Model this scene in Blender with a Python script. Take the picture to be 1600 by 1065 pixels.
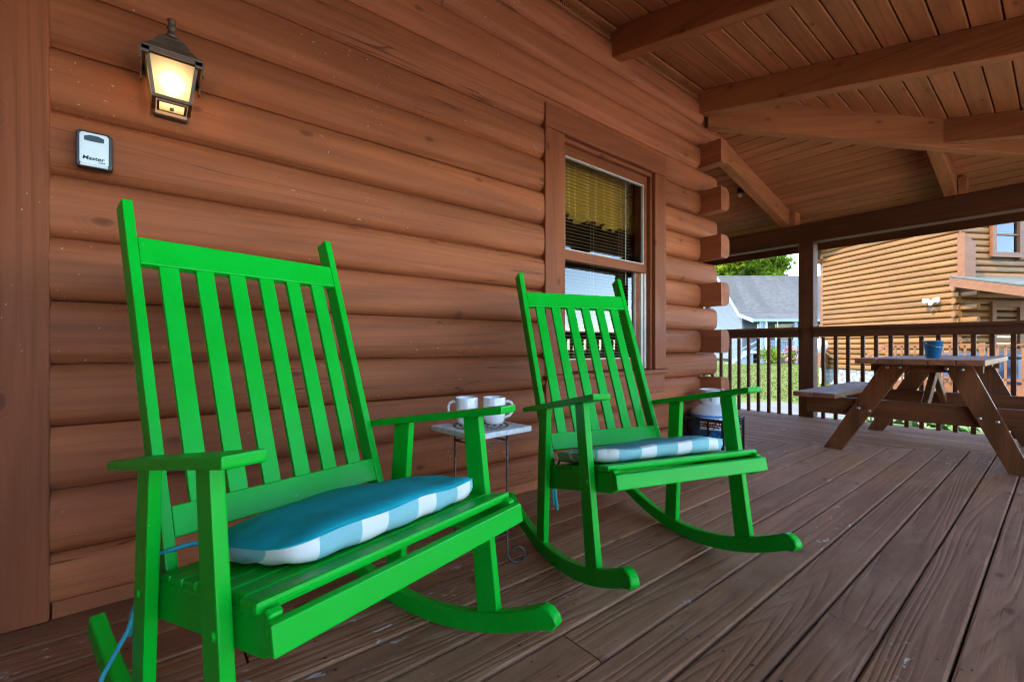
import bpy, bmesh, math, random
from mathutils import Vector, Matrix, Euler
random.seed(7)
R = math.radians
S = bpy.context.scene
for o in list(bpy.data.objects): bpy.data.objects.remove(o)
COL = S.collection

# ------------------------------------------------------------------ camera
cam_d = bpy.data.cameras.new('camera'); cam = bpy.data.objects.new('camera', cam_d); COL.objects.link(cam)
cam_d.sensor_fit = 'HORIZONTAL'; cam_d.sensor_width = 36.0; cam_d.lens = 36.0*700/1600
cam_d.shift_y = 9.5/1600; cam_d.clip_start = 0.02; cam_d.clip_end = 600
cam.location = (0, 0, 0.80); cam.rotation_euler = (R(90), 0, R(50.921-90))
S.camera = cam
# ------------------------------------------------------------------ sky, sun, exposure
SUN_EL, SUN_AZ = R(56), math.atan2(0.30, -0.95)          # azimuth of the direction towards the sun
W = bpy.data.worlds.new('World'); S.world = W; W.use_nodes = True
wn = W.node_tree; wn.nodes.clear()
sky = wn.nodes.new('ShaderNodeTexSky'); sky.sky_type = 'NISHITA'; sky.sun_disc = False
sky.sun_elevation = SUN_EL; sky.sun_rotation = R(90)-SUN_AZ
sky.air_density = 1.0; sky.dust_density = 0.2; sky.ozone_density = 3.0
bg = wn.nodes.new('ShaderNodeBackground'); bg.inputs[1].default_value = 0.15
wo = wn.nodes.new('ShaderNodeOutputWorld')
wn.links.new(sky.outputs[0], bg.inputs[0]); wn.links.new(bg.outputs[0], wo.inputs[0])
sun_d = bpy.data.lights.new('sun', 'SUN'); sun_d.energy = 2.0; sun_d.angle = R(0.6); sun_d.color = (1.0, 0.93, 0.82)
sun = bpy.data.objects.new('sun', sun_d); COL.objects.link(sun)
sd = Vector((math.cos(SUN_EL)*math.cos(SUN_AZ), math.cos(SUN_EL)*math.sin(SUN_AZ), math.sin(SUN_EL)))
sun.rotation_euler = sd.to_track_quat('Z', 'Y').to_euler(); sun.location = (0, 0, 30)
S.view_settings.view_transform = 'Standard'; S.view_settings.look = 'None'
S.view_settings.gamma = 1.0; S.view_settings.use_curve_mapping = False; S.view_settings.exposure = 3.55
S.cycles.use_denoising = True; S.cycles.pixel_filter_type = 'BLACKMAN_HARRIS'; S.cycles.filter_width = 1.2; S.cycles.max_bounces = 10; S.cycles.diffuse_bounces = 6
S.cycles.transparent_max_bounces = 24; S.cycles.sample_clamp_indirect = 6.0

# ------------------------------------------------------------------ materials
class NT:
    def __init__(s, name):
        s.m = bpy.data.materials.new(name); s.m.use_nodes = True; s.t = s.m.node_tree; s.t.nodes.clear()
        s.out = s.n('ShaderNodeOutputMaterial')
    def n(s, kind, **kw):
        nd = s.t.nodes.new(kind)
        for k, v in kw.items(): setattr(nd, k, v)
        return nd
    def l(s, a, b): s.t.links.new(a, b)
    def val(s, sock, v):
        if hasattr(v, 'is_linked'): s.l(v, sock)
        else: sock.default_value = v
    def math(s, op, a, b=0.0, c=0.0, clamp=False):
        nd = s.n('ShaderNodeMath', operation=op, use_clamp=clamp)
        s.val(nd.inputs[0], a); s.val(nd.inputs[1], b); s.val(nd.inputs[2], c); return nd.outputs[0]
    def mix(s, f, a, b, mode='MIX'):
        nd = s.n('ShaderNodeMix', data_type='RGBA', blend_type=mode)
        s.val(nd.inputs[0], f)
        for i, v in ((6, a), (7, b)):
            if hasattr(v, 'is_linked'): s.l(v, nd.inputs[i])
            else: nd.inputs[i].default_value = tuple(v[:3])+(1,)
        return nd.outputs[2]
    def ramp(s, f, lo, hi):
        nd = s.n('ShaderNodeMapRange', interpolation_type='SMOOTHSTEP'); s.l(f, nd.inputs[0])
        nd.inputs[1].default_value = lo; nd.inputs[2].default_value = hi; return nd.outputs[0]
    def noise(s, vec, scale, detail=3, rough=0.55, dist=0.0):
        nd = s.n('ShaderNodeTexNoise'); s.l(vec, nd.inputs['Vector']); nd.inputs['Scale'].default_value = scale
        nd.inputs['Detail'].default_value = detail; nd.inputs['Roughness'].default_value = rough
        nd.inputs['Distortion'].default_value = dist; return nd.outputs[0]
    def coords(s, scale=(1, 1, 1), shift=True):
        tc = s.n('ShaderNodeTexCoord'); v = tc.outputs['Object']
        if shift:
            oi = s.n('ShaderNodeObjectInfo'); s.rand = oi.outputs['Random']
            cb = s.n('ShaderNodeCombineXYZ')
            s.l(s.math('MULTIPLY', s.rand, 61.0), cb.inputs[0]); s.l(s.math('MULTIPLY', s.rand, 23.0), cb.inputs[1])
            s.l(s.math('MULTIPLY', s.rand, 41.0), cb.inputs[2])
            ad = s.n('ShaderNodeVectorMath', operation='ADD'); s.l(v, ad.inputs[0]); s.l(cb.outputs[0], ad.inputs[1]); v = ad.outputs[0]
        s.raw = v
        return s.scaled(scale)
    def scaled(s, scale):
        mp = s.n('ShaderNodeVectorMath', operation='MULTIPLY'); s.l(s.raw, mp.inputs[0]); mp.inputs[1].default_value = scale
        return mp.outputs[0]
    def bsdf(s, col, rough=0.5, spec=0.5, metal=0.0, bump=None, bstr=0.3, bdist=0.01, coat=0.0):
        p = s.n('ShaderNodeBsdfPrincipled')
        if hasattr(col, 'is_linked'): s.l(col, p.inputs['Base Color'])
        else: p.inputs['Base Color'].default_value = tuple(col[:3])+(1,)
        s.val(p.inputs['Roughness'], rough); p.inputs['Specular IOR Level'].default_value = spec
        p.inputs['Metallic'].default_value = metal; p.inputs['Coat Weight'].default_value = coat
        p.inputs['Coat Roughness'].default_value = 0.15
        if bump is not None:
            b = s.n('ShaderNodeBump'); b.inputs['Strength'].default_value = bstr; b.inputs['Distance'].default_value = bdist
            s.l(bump, b.inputs['Height']); s.l(b.outputs[0], p.inputs['Normal'])
        s.l(p.outputs[0], s.out.inputs[0]); s.p = p
        return s.m

def wood(name, base, vary=0.35, rough=0.55, grain=0.35, chips=0.0, knots=True, spec=0.35, bstr=0.35, chipcol=(0.5, 0.44, 0.38), rnd=0.22, weather=None, checks=0.0, rings=70.0, gsc=1.0, splash=False):
    """stained or painted timber: grain runs along the piece's own X"""
    t = NT(name)
    v = t.coords((0.9, 9, 9))
    big = t.noise(v, 1.0, 4, 0.55, 0.4)
    fine = t.noise(t.scaled((2.2, 85, 85)), 1.0, 3, 0.6, 0.25)
    fld = t.noise(t.scaled((0.30*gsc, 5.5*gsc, 5.5*gsc)), 1.0, 1.5, 0.45, 0.15)
    ring_ = t.math('MULTIPLY_ADD', t.math('SINE', t.math('MULTIPLY_ADD', fine, 2.2, t.math('MULTIPLY', fld, rings))), 0.5, 0.5)
    ring = t.math('POWER', ring_, 2.5)
    d = [c*(1-vary) for c in base]; h = [min(1, c*(1+vary)) for c in base]
    col = t.mix(t.ramp(big, 0.3, 0.72), d, h)
    col = t.mix(t.math('MULTIPLY', t.ramp(fine, 0.45, 0.75), grain), col, [c*0.45 for c in base])
    col = t.mix(t.math('MULTIPLY', ring, grain*0.75), col, [c*0.5 for c in base])
    blot = t.noise(t.scaled((3.0, 6, 6)), 1.0, 5, 0.65)
    if weather:
        col = t.mix(t.ramp(blot, 0.48, 0.72), col, weather)
    if checks:
        ck = t.noise(t.scaled((0.55, 16, 16)), 1.0, 2, 0.5, 0.3)
        f1 = t.math('SUBTRACT', 1.0, t.ramp(t.math('ABSOLUTE', t.math('SUBTRACT', ck, 0.5)), 0.0, 0.010))
        gate = t.ramp(t.noise(t.scaled((0.9, 1.3, 1.3)), 1.0, 2, 0.5), 0.50, 0.60)
        col = t.mix(t.math('MULTIPLY', t.math('MULTIPLY', f1, gate), checks), col, [c*0.22 for c in base])
    if knots:
        sx = t.n('ShaderNodeSeparateXYZ'); t.l(t.raw, sx.inputs[0]); kc = t.n('ShaderNodeCombineXYZ')
        t.l(t.math('MULTIPLY', sx.outputs[0], 2.6), kc.inputs[0]); t.l(t.math('MULTIPLY', t.math('ADD', sx.outputs[1], sx.outputs[2]), 5.2), kc.inputs[1])
        vo = t.n('ShaderNodeTexVoronoi', voronoi_dimensions='2D'); t.l(kc.outputs[0], vo.inputs['Vector']); vo.inputs['Scale'].default_value = 1.0
        sc_ = t.n('ShaderNodeSeparateColor'); t.l(vo.outputs['Color'], sc_.inputs[0])
        kd = t.math('ADD', vo.outputs['Distance'], t.math('MULTIPLY_ADD', fine, 0.05, -0.025))
        gate_ = t.math('GREATER_THAN', sc_.outputs[0], 0.68)
        core_ = t.math('SUBTRACT', 1.0, t.ramp(kd, 0.03, 0.085)); halo = t.math('SUBTRACT', 1.0, t.ramp(kd, 0.08, 0.24))
        rg_ = t.math('MULTIPLY', t.math('MULTIPLY_ADD', t.math('SINE', t.math('MULTIPLY', kd, 130.0)), 0.5, 0.5), halo)
        k = t.math('MULTIPLY', gate_, t.math('ADD', t.math('MULTIPLY', core_, 0.55), t.math('MULTIPLY', rg_, 0.18)), 0, True)
        col = t.mix(k, col, [c*0.28 for c in base])
    hs = t.n('ShaderNodeHueSaturation'); t.l(col, hs.inputs['Color'])
    t.l(t.math('MULTIPLY_ADD', t.rand, rnd, 1-rnd/2), hs.inputs['Value']); col = hs.outputs[0]
    if chips:
        ch = t.noise(t.scaled((70, 110, 110)), 1.0, 2, 0.5); area = t.noise(t.scaled((1.7, 3, 3)), 1.0, 2, 0.5)
        f = t.math('MULTIPLY', t.ramp(ch, 0.71, 0.75), t.ramp(area, 0.5-chips*0.1, 0.66-chips*0.1))
        col = t.mix(f, col, chipcol)
    if splash:
        n_a = t.noise(t.scaled((22, 30, 30)), 1.0, 3, 0.6, 0.6); n_b = t.noise(t.scaled((1.1, 2.2, 2.2)), 1.0, 1, 0.5)
        col = t.mix(t.math('MULTIPLY', t.math('MULTIPLY', t.ramp(n_a, 0.625, 0.66), t.ramp(n_b, 0.60, 0.64)), 0.8), col, (0.62, 0.55, 0.47))
        n_c = t.noise(t.scaled((30, 34, 34)), 1.0, 2, 0.5)
        col = t.mix(t.math('MULTIPLY', t.ramp(n_c, 0.72, 0.76), 0.8), col, [c*0.15 for c in base])
    hgt = t.math('ADD', t.math('MULTIPLY', fine, 0.6), t.math('MULTIPLY', ring, -0.5))
    return t.bsdf(col, t.math('MULTIPLY_ADD', blot, 0.3, rough-0.15), spec, 0, hgt, bstr, 0.004)

def plain(name, col, rough=0.5, metal=0.0, vary=0.12, scale=14, spec=0.5, bstr=0.08, coat=0.0):
    t = NT(name); v = t.coords((1, 1, 1))
    n1 = t.noise(v, scale, 4, 0.6)
    c = t.mix(t.ramp(n1, 0.3, 0.7), [x*(1-vary) for x in col], [min(1, x*(1+vary)) for x in col])
    return t.bsdf(c, t.math('MULTIPLY_ADD', n1, 0.16, rough-0.08), spec, metal, n1, bstr, 0.003, coat)

M = {}
M['log'] = wood('brown_log_stain', (0.300, 0.092, 0.037), 0.20, 0.62, 0.28, chips=0.3, spec=0.14, bstr=0.35, checks=0.75)
M['trim'] = wood('brown_trim_stain', (0.250, 0.074, 0.030), 0.14, 0.6, 0.25, chips=0.15, spec=0.14)
M['ceiling'] = wood('brown_ceiling_stain', (0.370, 0.128, 0.049), 0.2, 0.6, 0.25, spec=0.12)
M['rafter'] = wood('brown_rafter_stain', (0.320, 0.108, 0.039), 0.16, 0.6, 0.3, spec=0.12)
M['darktimber'] = wood('dark_brown_timber', (0.085, 0.027, 0.010), 0.2, 0.58, 0.3, spec=0.1)
M['endgrain'] = wood('log_end_grain', (0.27, 0.10, 0.045), 0.3, 0.6, 0.45, spec=0.2)
M['deck'] = wood('weathered_deck_board', (0.335, 0.150, 0.073), 0.20, 0.68, 0.27, chips=0.5, spec=0.1, bstr=0.5, chipcol=(0.42, 0.37, 0.31), rnd=0.25, weather=(0.385, 0.190, 0.100), rings=150.0, gsc=1.0, splash=True)
M['picnic'] = wood('redwood_table_stain', (0.150, 0.050, 0.017), 0.3, 0.45, 0.4, spec=0.22)
M['picnictop'] = wood('worn_table_top', (0.24, 0.095, 0.042), 0.3, 0.5, 0.45, spec=0.3)
M['gold'] = wood('golden_log_stain', (0.125, 0.050, 0.0085), 0.22, 0.5, 0.3, spec=0.3, rnd=0.2)
M['gold2'] = wood('golden_board', (0.110, 0.038, 0.010), 0.15, 0.5, 0.2, spec=0.3)
M['green'] = None
def green_paint():
    t = NT('glossy_green_paint'); v = t.coords((1.2, 22, 22))
    n1 = t.noise(v, 1.0, 3, 0.6); n2 = t.noise(t.raw, 7.0, 3, 0.5)
    c = t.mix(t.ramp(n2, 0.3, 0.7), (0.0002, 0.41, 0.018), (0.0003, 0.45, 0.026))
    ch = t.noise(t.raw, 95.0, 2, 0.5)
    c = t.mix(t.ramp(ch, 0.775, 0.80), c, (0.25, 0.5, 0.25))
    return t.bsdf(c, t.math('MULTIPLY_ADD', n1, 0.2, 0.24), 0.2, 0, n1, 0.18, 0.003)
M['green'] = green_paint()
M['black'] = plain('black_plastic', (0.012, 0.012, 0.014), 0.4)
M['blacktrim'] = plain('black_rubber', (0.02, 0.02, 0.025), 0.35)
M['silver'] = plain('silver_metal_plate', (0.62, 0.66, 0.68), 0.35, 0.35, 0.06)
M['smoke'] = plain('smoky_window_plastic', (0.045, 0.075, 0.095), 0.2)
M['ink'] = plain('black_print', (0.01, 0.01, 0.012), 0.5)
M['bronze'] = plain('bronze_lantern_metal', (0.115, 0.078, 0.058), 0.5, 0.5, 0.3)
M['white_ceramic'] = plain('white_glazed_ceramic', (0.80, 0.81, 0.82), 0.12, 0, 0.02, coat=0.4)
M['iron'] = plain('worn_grey_iron', (0.11, 0.09, 0.085), 0.5, 0.5, 0.5, 60)
M['rust'] = plain('rusty_iron', (0.16, 0.10, 0.07), 0.6, 0.3, 0.4, 60)
M['tabletop'] = plain('chalky_white_tile', (0.60, 0.62, 0.63), 0.6, 0, 0.16, 40)
M['vinyl'] = plain('cream_vinyl', (0.62, 0.58, 0.50), 0.4, 0, 0.05)
M['blind'] = plain('tan_blind_slat', (0.36, 0.24, 0.12), 0.5, 0, 0.1)
M['dark_room'] = plain('dark_room_wall', (0.035, 0.028, 0.022), 0.8)
M['steel'] = plain('galvanised_bolt', (0.55, 0.54, 0.52), 0.3, 0.9, 0.2, 60)
M['bluepot'] = plain('blue_painted_tin', (0.010, 0.115, 0.235), 0.35, 0.1, 0.15)
M['tank'] = plain('pale_grey_tank_paint', (0.55, 0.58, 0.60), 0.35, 0, 0.05)
M['tanklabel'] = plain('blue_tank_sleeve', (0.03, 0.20, 0.50), 0.35, 0, 0.4, 12)
M['red'] = plain('red_plastic', (0.60, 0.02, 0.015), 0.35)
M['whitepaint'] = plain('white_paint', (0.78, 0.78, 0.78), 0.4, 0, 0.04)
M['siding'] = plain('pale_blue_siding', (0.052, 0.058, 0.064), 0.5, 0, 0.04)
M['housetrim'] = plain('blue_grey_trim', (0.12, 0.17, 0.22), 0.5, 0, 0.05)
M['darkwin'] = plain('dark_opening', (0.03, 0.035, 0.04), 0.15)
M['paleblind'] = plain('pale_window_blind', (0.55, 0.66, 0.72), 0.4, 0, 0.05)
M['bark'] = plain('grey_bark', (0.10, 0.075, 0.055), 0.8, 0, 0.4, 9)
M['concrete'] = plain('pale_concrete', (0.065, 0.063, 0.058), 0.8, 0, 0.15, 3)
M['tub'] = plain('blue_tub_cover', (0.012, 0.022, 0.05), 0.4, 0, 0.25, 4)

def shingle_mat(name, col):
    t = NT(name); t.coords((1, 1, 1))
    n1 = t.noise(t.scaled((2.5, 7, 7)), 1.0, 4, 0.7); n2 = t.noise(t.scaled((0.5, 0.12, 0.12)), 1.0, 3, 0.6, 0.5)
    c = t.mix(t.ramp(n1, 0.3, 0.7), [x*0.72 for x in col], [x*1.2 for x in col])
    c = t.mix(t.math('MULTIPLY', t.ramp(n2, 0.42, 0.62), 0.55), c, [x*0.6 for x in col])
    return t.bsdf(c, 0.85, 0.2, 0, n1, 0.5, 0.03)
M['shingle'] = shingle_mat('grey_asphalt_shingle', (0.048, 0.048, 0.047))
M['shingle2'] = shingle_mat('green_grey_shingle', (0.055, 0.063, 0.056))
M['roofing'] = shingle_mat('brown_asphalt_shingle', (0.10, 0.085, 0.07))

def stone_mat():
    t = NT('grey_foundation_block'); t.coords((1, 1, 1))
    b = t.n('ShaderNodeTexVoronoi', feature='DISTANCE_TO_EDGE'); t.l(t.scaled((2.2, 2.2, 4.0)), b.inputs['Vector']); b.inputs['Scale'].default_value = 1.6
    n1 = t.noise(t.raw, 9, 4, 0.6)
    c = t.mix(t.ramp(n1, 0.3, 0.7), (0.10, 0.10, 0.095), (0.19, 0.19, 0.18))
    c = t.mix(t.ramp(b.outputs['Distance'], 0.0, 0.06), (0.06, 0.055, 0.05), c)
    return t.bsdf(c, 0.85, 0.2, 0, b.outputs['Distance'], 0.6, 0.05)
M['stone'] = stone_mat()

def leaf_mat(name, a, b):
    t = NT(name); oi = t.n('ShaderNodeTexCoord'); t.raw = oi.outputs['Object']
    n1 = t.noise(t.raw, 0.9, 3, 0.6); n2 = t.noise(t.raw, 9.0, 1, 0.5)
    c = t.mix(t.ramp(t.math('ADD', t.math('MULTIPLY', n1, 0.6), t.math('MULTIPLY', n2, 0.4)), 0.35, 0.65), a, b)
    d = t.n('ShaderNodeBsdfDiffuse'); t.l(c, d.inputs[0]); tr = t.n('ShaderNodeBsdfTranslucent'); t.l(c, tr.inputs[0])
    ms = t.n('ShaderNodeMixShader'); ms.inputs[0].default_value = 0.4; t.l(d.outputs[0], ms.inputs[1]); t.l(tr.outputs[0], ms.inputs[2])
    t.l(ms.outputs[0], t.out.inputs[0]); return t.m
M['leaf'] = leaf_mat('sunlit_tree_leaf', (0.050, 0.105, 0.008), (0.15, 0.19, 0.014))
M['bushleaf'] = leaf_mat('yellow_green_bush_leaf', (0.07, 0.13, 0.012), (0.16, 0.19, 0.02))
M['hosta'] = leaf_mat('variegated_hosta_leaf', (0.06, 0.14, 0.025), (0.25, 0.30, 0.16))
M['petal'] = leaf_mat('pink_petal', (0.45, 0.12, 0.18), (0.60, 0.28, 0.32))
M['yellow'] = leaf_mat('yellow_petal', (0.60, 0.38, 0.03), (0.65, 0.48, 0.06))
M['grass'] = leaf_mat('dry_green_grass_blade', (0.05, 0.085, 0.014), (0.12, 0.125, 0.036))

def lawn_mat():
    t = NT('mown_lawn'); t.coords((1, 1, 1), shift=False)
    n1 = t.noise(t.raw, 0.35, 5, 0.6); n2 = t.noise(t.raw, 7.0, 4, 0.7); n3 = t.noise(t.raw, 60.0, 2, 0.6)
    c = t.mix(t.ramp(n1, 0.35, 0.65), (0.048, 0.072, 0.013), (0.095, 0.105, 0.028))
    c = t.mix(t.math('MULTIPLY', t.ramp(n2, 0.45, 0.7), 0.5), c, (0.14, 0.12, 0.055))
    c = t.mix(t.math('MULTIPLY', n3, 0.4), c, (0.04, 0.07, 0.012))
    return t.bsdf(c, 0.9, 0.1, 0, n3, 0.6, 0.05)
M['lawn'] = lawn_mat()

def glass_mat():
    t = NT('window_glass'); tr = t.n('ShaderNodeBsdfTransparent'); tr.inputs[0].default_value = (0.86, 0.88, 0.87, 1)
    g = t.n('ShaderNodeBsdfGlossy'); g.inputs['Roughness'].default_value = 0.01
    fr = t.n('ShaderNodeFresnel'); fr.inputs['IOR'].default_value = 1.5
    ms = t.n('ShaderNodeMixShader'); t.l(t.math('MULTIPLY_ADD', fr.outputs[0], 1.6, 0.0, True), ms.inputs[0])
    t.l(tr.outputs[0], ms.inputs[1]); t.l(g.outputs[0], ms.inputs[2]); t.l(ms.outputs[0], t.out.inputs[0]); return t.m
M['glass'] = glass_mat()

def frosted(name, clear, tcol):
    t = NT(name); a = t.n('ShaderNodeBsdfTransparent'); a.inputs[0].default_value = (1, 0.93, 0.8, 1)
    b = t.n('ShaderNodeBsdfTranslucent'); b.inputs[0].default_value = tcol
    d = t.n('ShaderNodeBsdfDiffuse'); d.inputs[0].default_value = (0.55, 0.47, 0.33, 1)
    m1 = t.n('ShaderNodeMixShader'); m1.inputs[0].default_value = 0.3; t.l(b.outputs[0], m1.inputs[1]); t.l(d.outputs[0], m1.inputs[2])
    m2 = t.n('ShaderNodeMixShader'); m2.inputs[0].default_value = clear; t.l(m1.outputs[0], m2.inputs[1]); t.l(a.outputs[0], m2.inputs[2])
    t.l(m2.outputs[0], t.out.inputs[0]); return t.m
M['frost'] = frosted('frosted_lantern_glass', 0.05, (0.30, 0.25, 0.16, 1)); M['frost2'] = frosted('clear_frosted_glass', 0.35, (0.25, 0.18, 0.09, 1))
def emit(name, col, st):
    t = NT(name); e = t.n('ShaderNodeEmission'); e.inputs[0].default_value = col+(1,); e.inputs[1].default_value = st
    t.l(e.outputs[0], t.out.inputs[0]); return t.m
M['bulb'] = emit('lit_bulb', (1.0, 0.72, 0.45), 1.2)

def valance_mat():
    t = NT('olive_yellow_valance'); t.coords((1, 1, 1), shift=False); n1 = t.noise(t.raw, 40, 3)
    c = t.mix(n1, (0.58, 0.37, 0.04), (0.78, 0.54, 0.08)); return t.bsdf(c, 0.8, 0.2)
M['valance'] = valance_mat()

def cushion_mat(name, top, seam, sq, hw_, hd_, sd_):
    """plain teal top, broad white checks on the underside wrapped up to the seam (z = seam)"""
    t = NT(name); tc = t.n('ShaderNodeTexCoord'); t.raw = tc.outputs['Object']
    sp = t.n('ShaderNodeSeparateXYZ'); t.l(t.raw, sp.inputs[0])
    weave = t.noise(t.raw, 260, 2); soft = t.noise(t.raw, 9, 3)
    c = t.mix(t.ramp(soft, 0.3, 0.7), [x*0.85 for x in top], [min(1, x*1.12) for x in top])
    wx = t.math('ABSOLUTE', t.math('SUBTRACT', t.math('FRACT', t.math('MULTIPLY_ADD', sp.outputs[0], 1/sq, 0.32)), 0.5))
    wy = t.math('ABSOLUTE', t.math('SUBTRACT', t.math('FRACT', t.math('MULTIPLY_ADD', sp.outputs[1], 1/sq, 0.1)), 0.5))
    white = t.math('ADD', t.math('GREATER_THAN', wx, 0.29), t.math('GREATER_THAN', wy, 0.40), 0, True)
    c2 = t.mix(white, (0.24, 0.50, 0.52), (0.74, 0.74, 0.72))
    wv = t.math('ADD', t.math('MULTIPLY', t.math('SINE', t.math('MULTIPLY_ADD', sp.outputs[0], 3.4/hw_, sd_)), 0.004), seam)
    wv = t.math('ADD', wv, t.math('MULTIPLY', t.math('SINE', t.math('MULTIPLY_ADD', sp.outputs[1], 4.7/hd_, 1.3*sd_)), 0.003))
    wv = t.math('ADD', wv, t.math('MULTIPLY', t.math('SINE', t.math('MULTIPLY_ADD', sp.outputs[0], 9/hw_, 2*sd_)), 0.002))
    under = t.math('LESS_THAN', sp.outputs[2], wv)
    c3 = t.mix(under, c, c2)
    return t.bsdf(c3, 0.8, 0.25, 0, t.math('ADD', weave, t.math('MULTIPLY', soft, 2.0)), 0.25, 0.002)
M['cushion'] = cushion_mat('teal_cushion_cloth', (0.006, 0.41, 0.46), 0.0, 0.135, 0.268, 0.198, 1.3)
M['cushion2'] = cushion_mat('faded_teal_cushion_cloth', (0.11, 0.39, 0.41), 0.006, 0.14, 0.285, 0.20, 2.9)
M['ribbon'] = plain('teal_ribbon', (0.03, 0.34, 0.42), 0.7)

# ------------------------------------------------------------------ mesh helpers
class MB:
    def __init__(s): s.v = []; s.f = []
    def add(s, vs, fs):
        b = len(s.v); s.v += [tuple(p) for p in vs]; s.f += [tuple(b+i for i in q) for q in fs]; return s
    def box(s, x0, x1, y0, y1, z0, z1):
        vs = [(x0, y0, z0), (x1, y0, z0), (x1, y1, z0), (x0, y1, z0), (x0, y0, z1), (x1, y0, z1), (x1, y1, z1), (x0, y1, z1)]
        return s.add(vs, [(0, 3, 2, 1), (4, 5, 6, 7), (0, 1, 5, 4), (1, 2, 6, 5), (2, 3, 7, 6), (3, 0, 4, 7)])
    def hexa(s, vs): return s.add(vs, [(0, 3, 2, 1), (4, 5, 6, 7), (0, 1, 5, 4), (1, 2, 6, 5), (2, 3, 7, 6), (3, 0, 4, 7)])
    def bar(s, p0, p1, w, h, up=(0, 0, 1)):
        """square bar from p0 to p1 (centre line); w sideways, h along up"""
        p0 = Vector(p0); p1 = Vector(p1); d = (p1-p0).normalized(); sd_ = d.cross(Vector(up)).normalized(); u = sd_.cross(d).normalized()
        a = sd_*w/2; b = u*h/2
        return s.hexa([p0-a-b, p0+a-b, p1+a-b, p1-a-b, p0-a+b, p0+a+b, p1+a+b, p1-a+b])
    def prism(s, poly, axis, a0, a1):
        """extrude a polygon given in the other two axes from a0 to a1"""
        n = len(poly)
        def P(q, a):
            return (a, q[0], q[1]) if axis == 'x' else ((q[0], a, q[1]) if axis == 'y' else (q[0], q[1], a))
        vs = [P(q, a0) for q in poly]+[P(q, a1) for q in poly]
        fs = [tuple(range(n))[::-1], tuple(range(n, 2*n))]+[(i, (i+1) % n, n+(i+1) % n, n+i) for i in range(n)]
        return s.add(vs, fs)
    def tube(s, pts, r, n=8, closed=False):
        pts = [Vector(p) for p in pts]; m = len(pts); rings = []; prev = None
        for i, p in enumerate(pts):
            a = pts[(i-1) % m] if (closed or i > 0) else p; b = pts[(i+1) % m] if (closed or i < m-1) else p
            d = (b-a).normalized()
            if prev is None: x = d.orthogonal().normalized()
            else:
                x = (prev-d*prev.dot(d)); x = x.normalized() if x.length > 1e-6 else d.orthogonal().normalized()
            prev = x; y = d.cross(x); rr = r[i] if isinstance(r, (list, tuple)) else r
            rings.append([p+(x*math.cos(2*math.pi*k/n)+y*math.sin(2*math.pi*k/n))*rr for k in range(n)])
        base = len(s.v); s.v += [tuple(q) for g in rings for q in g]
        for i in range(m if closed else m-1):
            j = (i+1) % m
            for k in range(n): s.f.append((base+i*n+k, base+i*n+(k+1) % n, base+j*n+(k+1) % n, base+j*n+k))
        if not closed:
            s.f.append(tuple(base+k for k in range(n))[::-1]); s.f.append(tuple(base+(m-1)*n+k for k in range(n)))
        return s
    def lathe(s, prof, c=(0, 0, 0), n=24, squash=1.0):
        base = len(s.v)
        for r, z in prof:
            for k in range(n): s.v.append((c[0]+r*math.cos(2*math.pi*k/n), c[1]+squash*r*math.sin(2*math.pi*k/n), c[2]+z))
        for i in range(len(prof)-1):
            for k in range(n): s.f.append((base+i*n+k, base+i*n+(k+1) % n, base+(i+1)*n+(k+1) % n, base+(i+1)*n+k))
        if prof[0][0] > 1e-5: s.f.append(tuple(base+k for k in range(n))[::-1])
        if prof[-1][0] > 1e-5: s.f.append(tuple(base+(len(prof)-1)*n+k for k in range(n)))
        return s
    def mesh(s, name, bev=0.0, seg=1, smooth=False):
        me = bpy.data.meshes.new(name); me.from_pydata(s.v, [], s.f); me.update()
        bm = bmesh.new(); bm.from_mesh(me)
        bmesh.ops.recalc_face_normals(bm, faces=bm.faces)
        if bev > 0:
            ed = [e for e in bm.edges if len(e.link_faces) == 2 and e.calc_face_angle(0) > 0.5]
            bmesh.ops.bevel(bm, geom=ed, offset=bev, offset_type='OFFSET', segments=seg, profile=0.6, affect='EDGES', clamp_overlap=True)
        bm.to_mesh(me); bm.free()
        if smooth:
            for p in me.polygons: p.use_smooth = True
        return me

def link(name, me, mat=None, parent=None, mw=None):
    o = bpy.data.objects.new(name, me); COL.objects.link(o)
    if mat is not None:
        if me.materials: o.material_slots[0].link = 'OBJECT'; o.material_slots[0].material = mat
        else: me.materials.append(mat)
    if parent is not None: o.parent = parent
    if mw is not None: o.matrix_basis = mw
    return o
def tag(o, label=None, cat=None, group=None, kind=None):
    if label: o['label'] = label
    if cat: o['category'] = cat
    if group: o['group'] = group
    if kind: o['kind'] = kind
    return o
def thing(name, label, cat, loc=(0, 0, 0), rz=0, group=None):
    o = bpy.data.objects.new(name, None); COL.objects.link(o); o.location = loc; o.rotation_euler = (0, 0, rz)
    o.empty_display_size = 0.1
    return tag(o, label, cat, group)
def struct(name, loc=(0, 0, 0)):
    o = bpy.data.objects.new(name, None); COL.objects.link(o); o.location = loc; o['kind'] = 'structure'; return o
def copy_tree(o, parent=None):
    c = o.copy(); COL.objects.link(c); c.parent = parent
    for ch in [k for k in bpy.data.objects if k.parent == o]: copy_tree(ch, c)
    return c
def along_y(x, y, z): return Matrix.Translation((x, y, z)) @ Matrix.Rotation(R(90), 4, 'Z')

def smooth_by_angle(o, ang=40):
    me = o.data
    bm = bmesh.new(); bm.from_mesh(me)
    for f in bm.faces: f.smooth = True
    for e in bm.edges:
        if len(e.link_faces) == 2 and e.calc_face_angle(0) > R(ang): e.smooth = False
    bm.to_mesh(me); bm.free()
    return o

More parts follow.
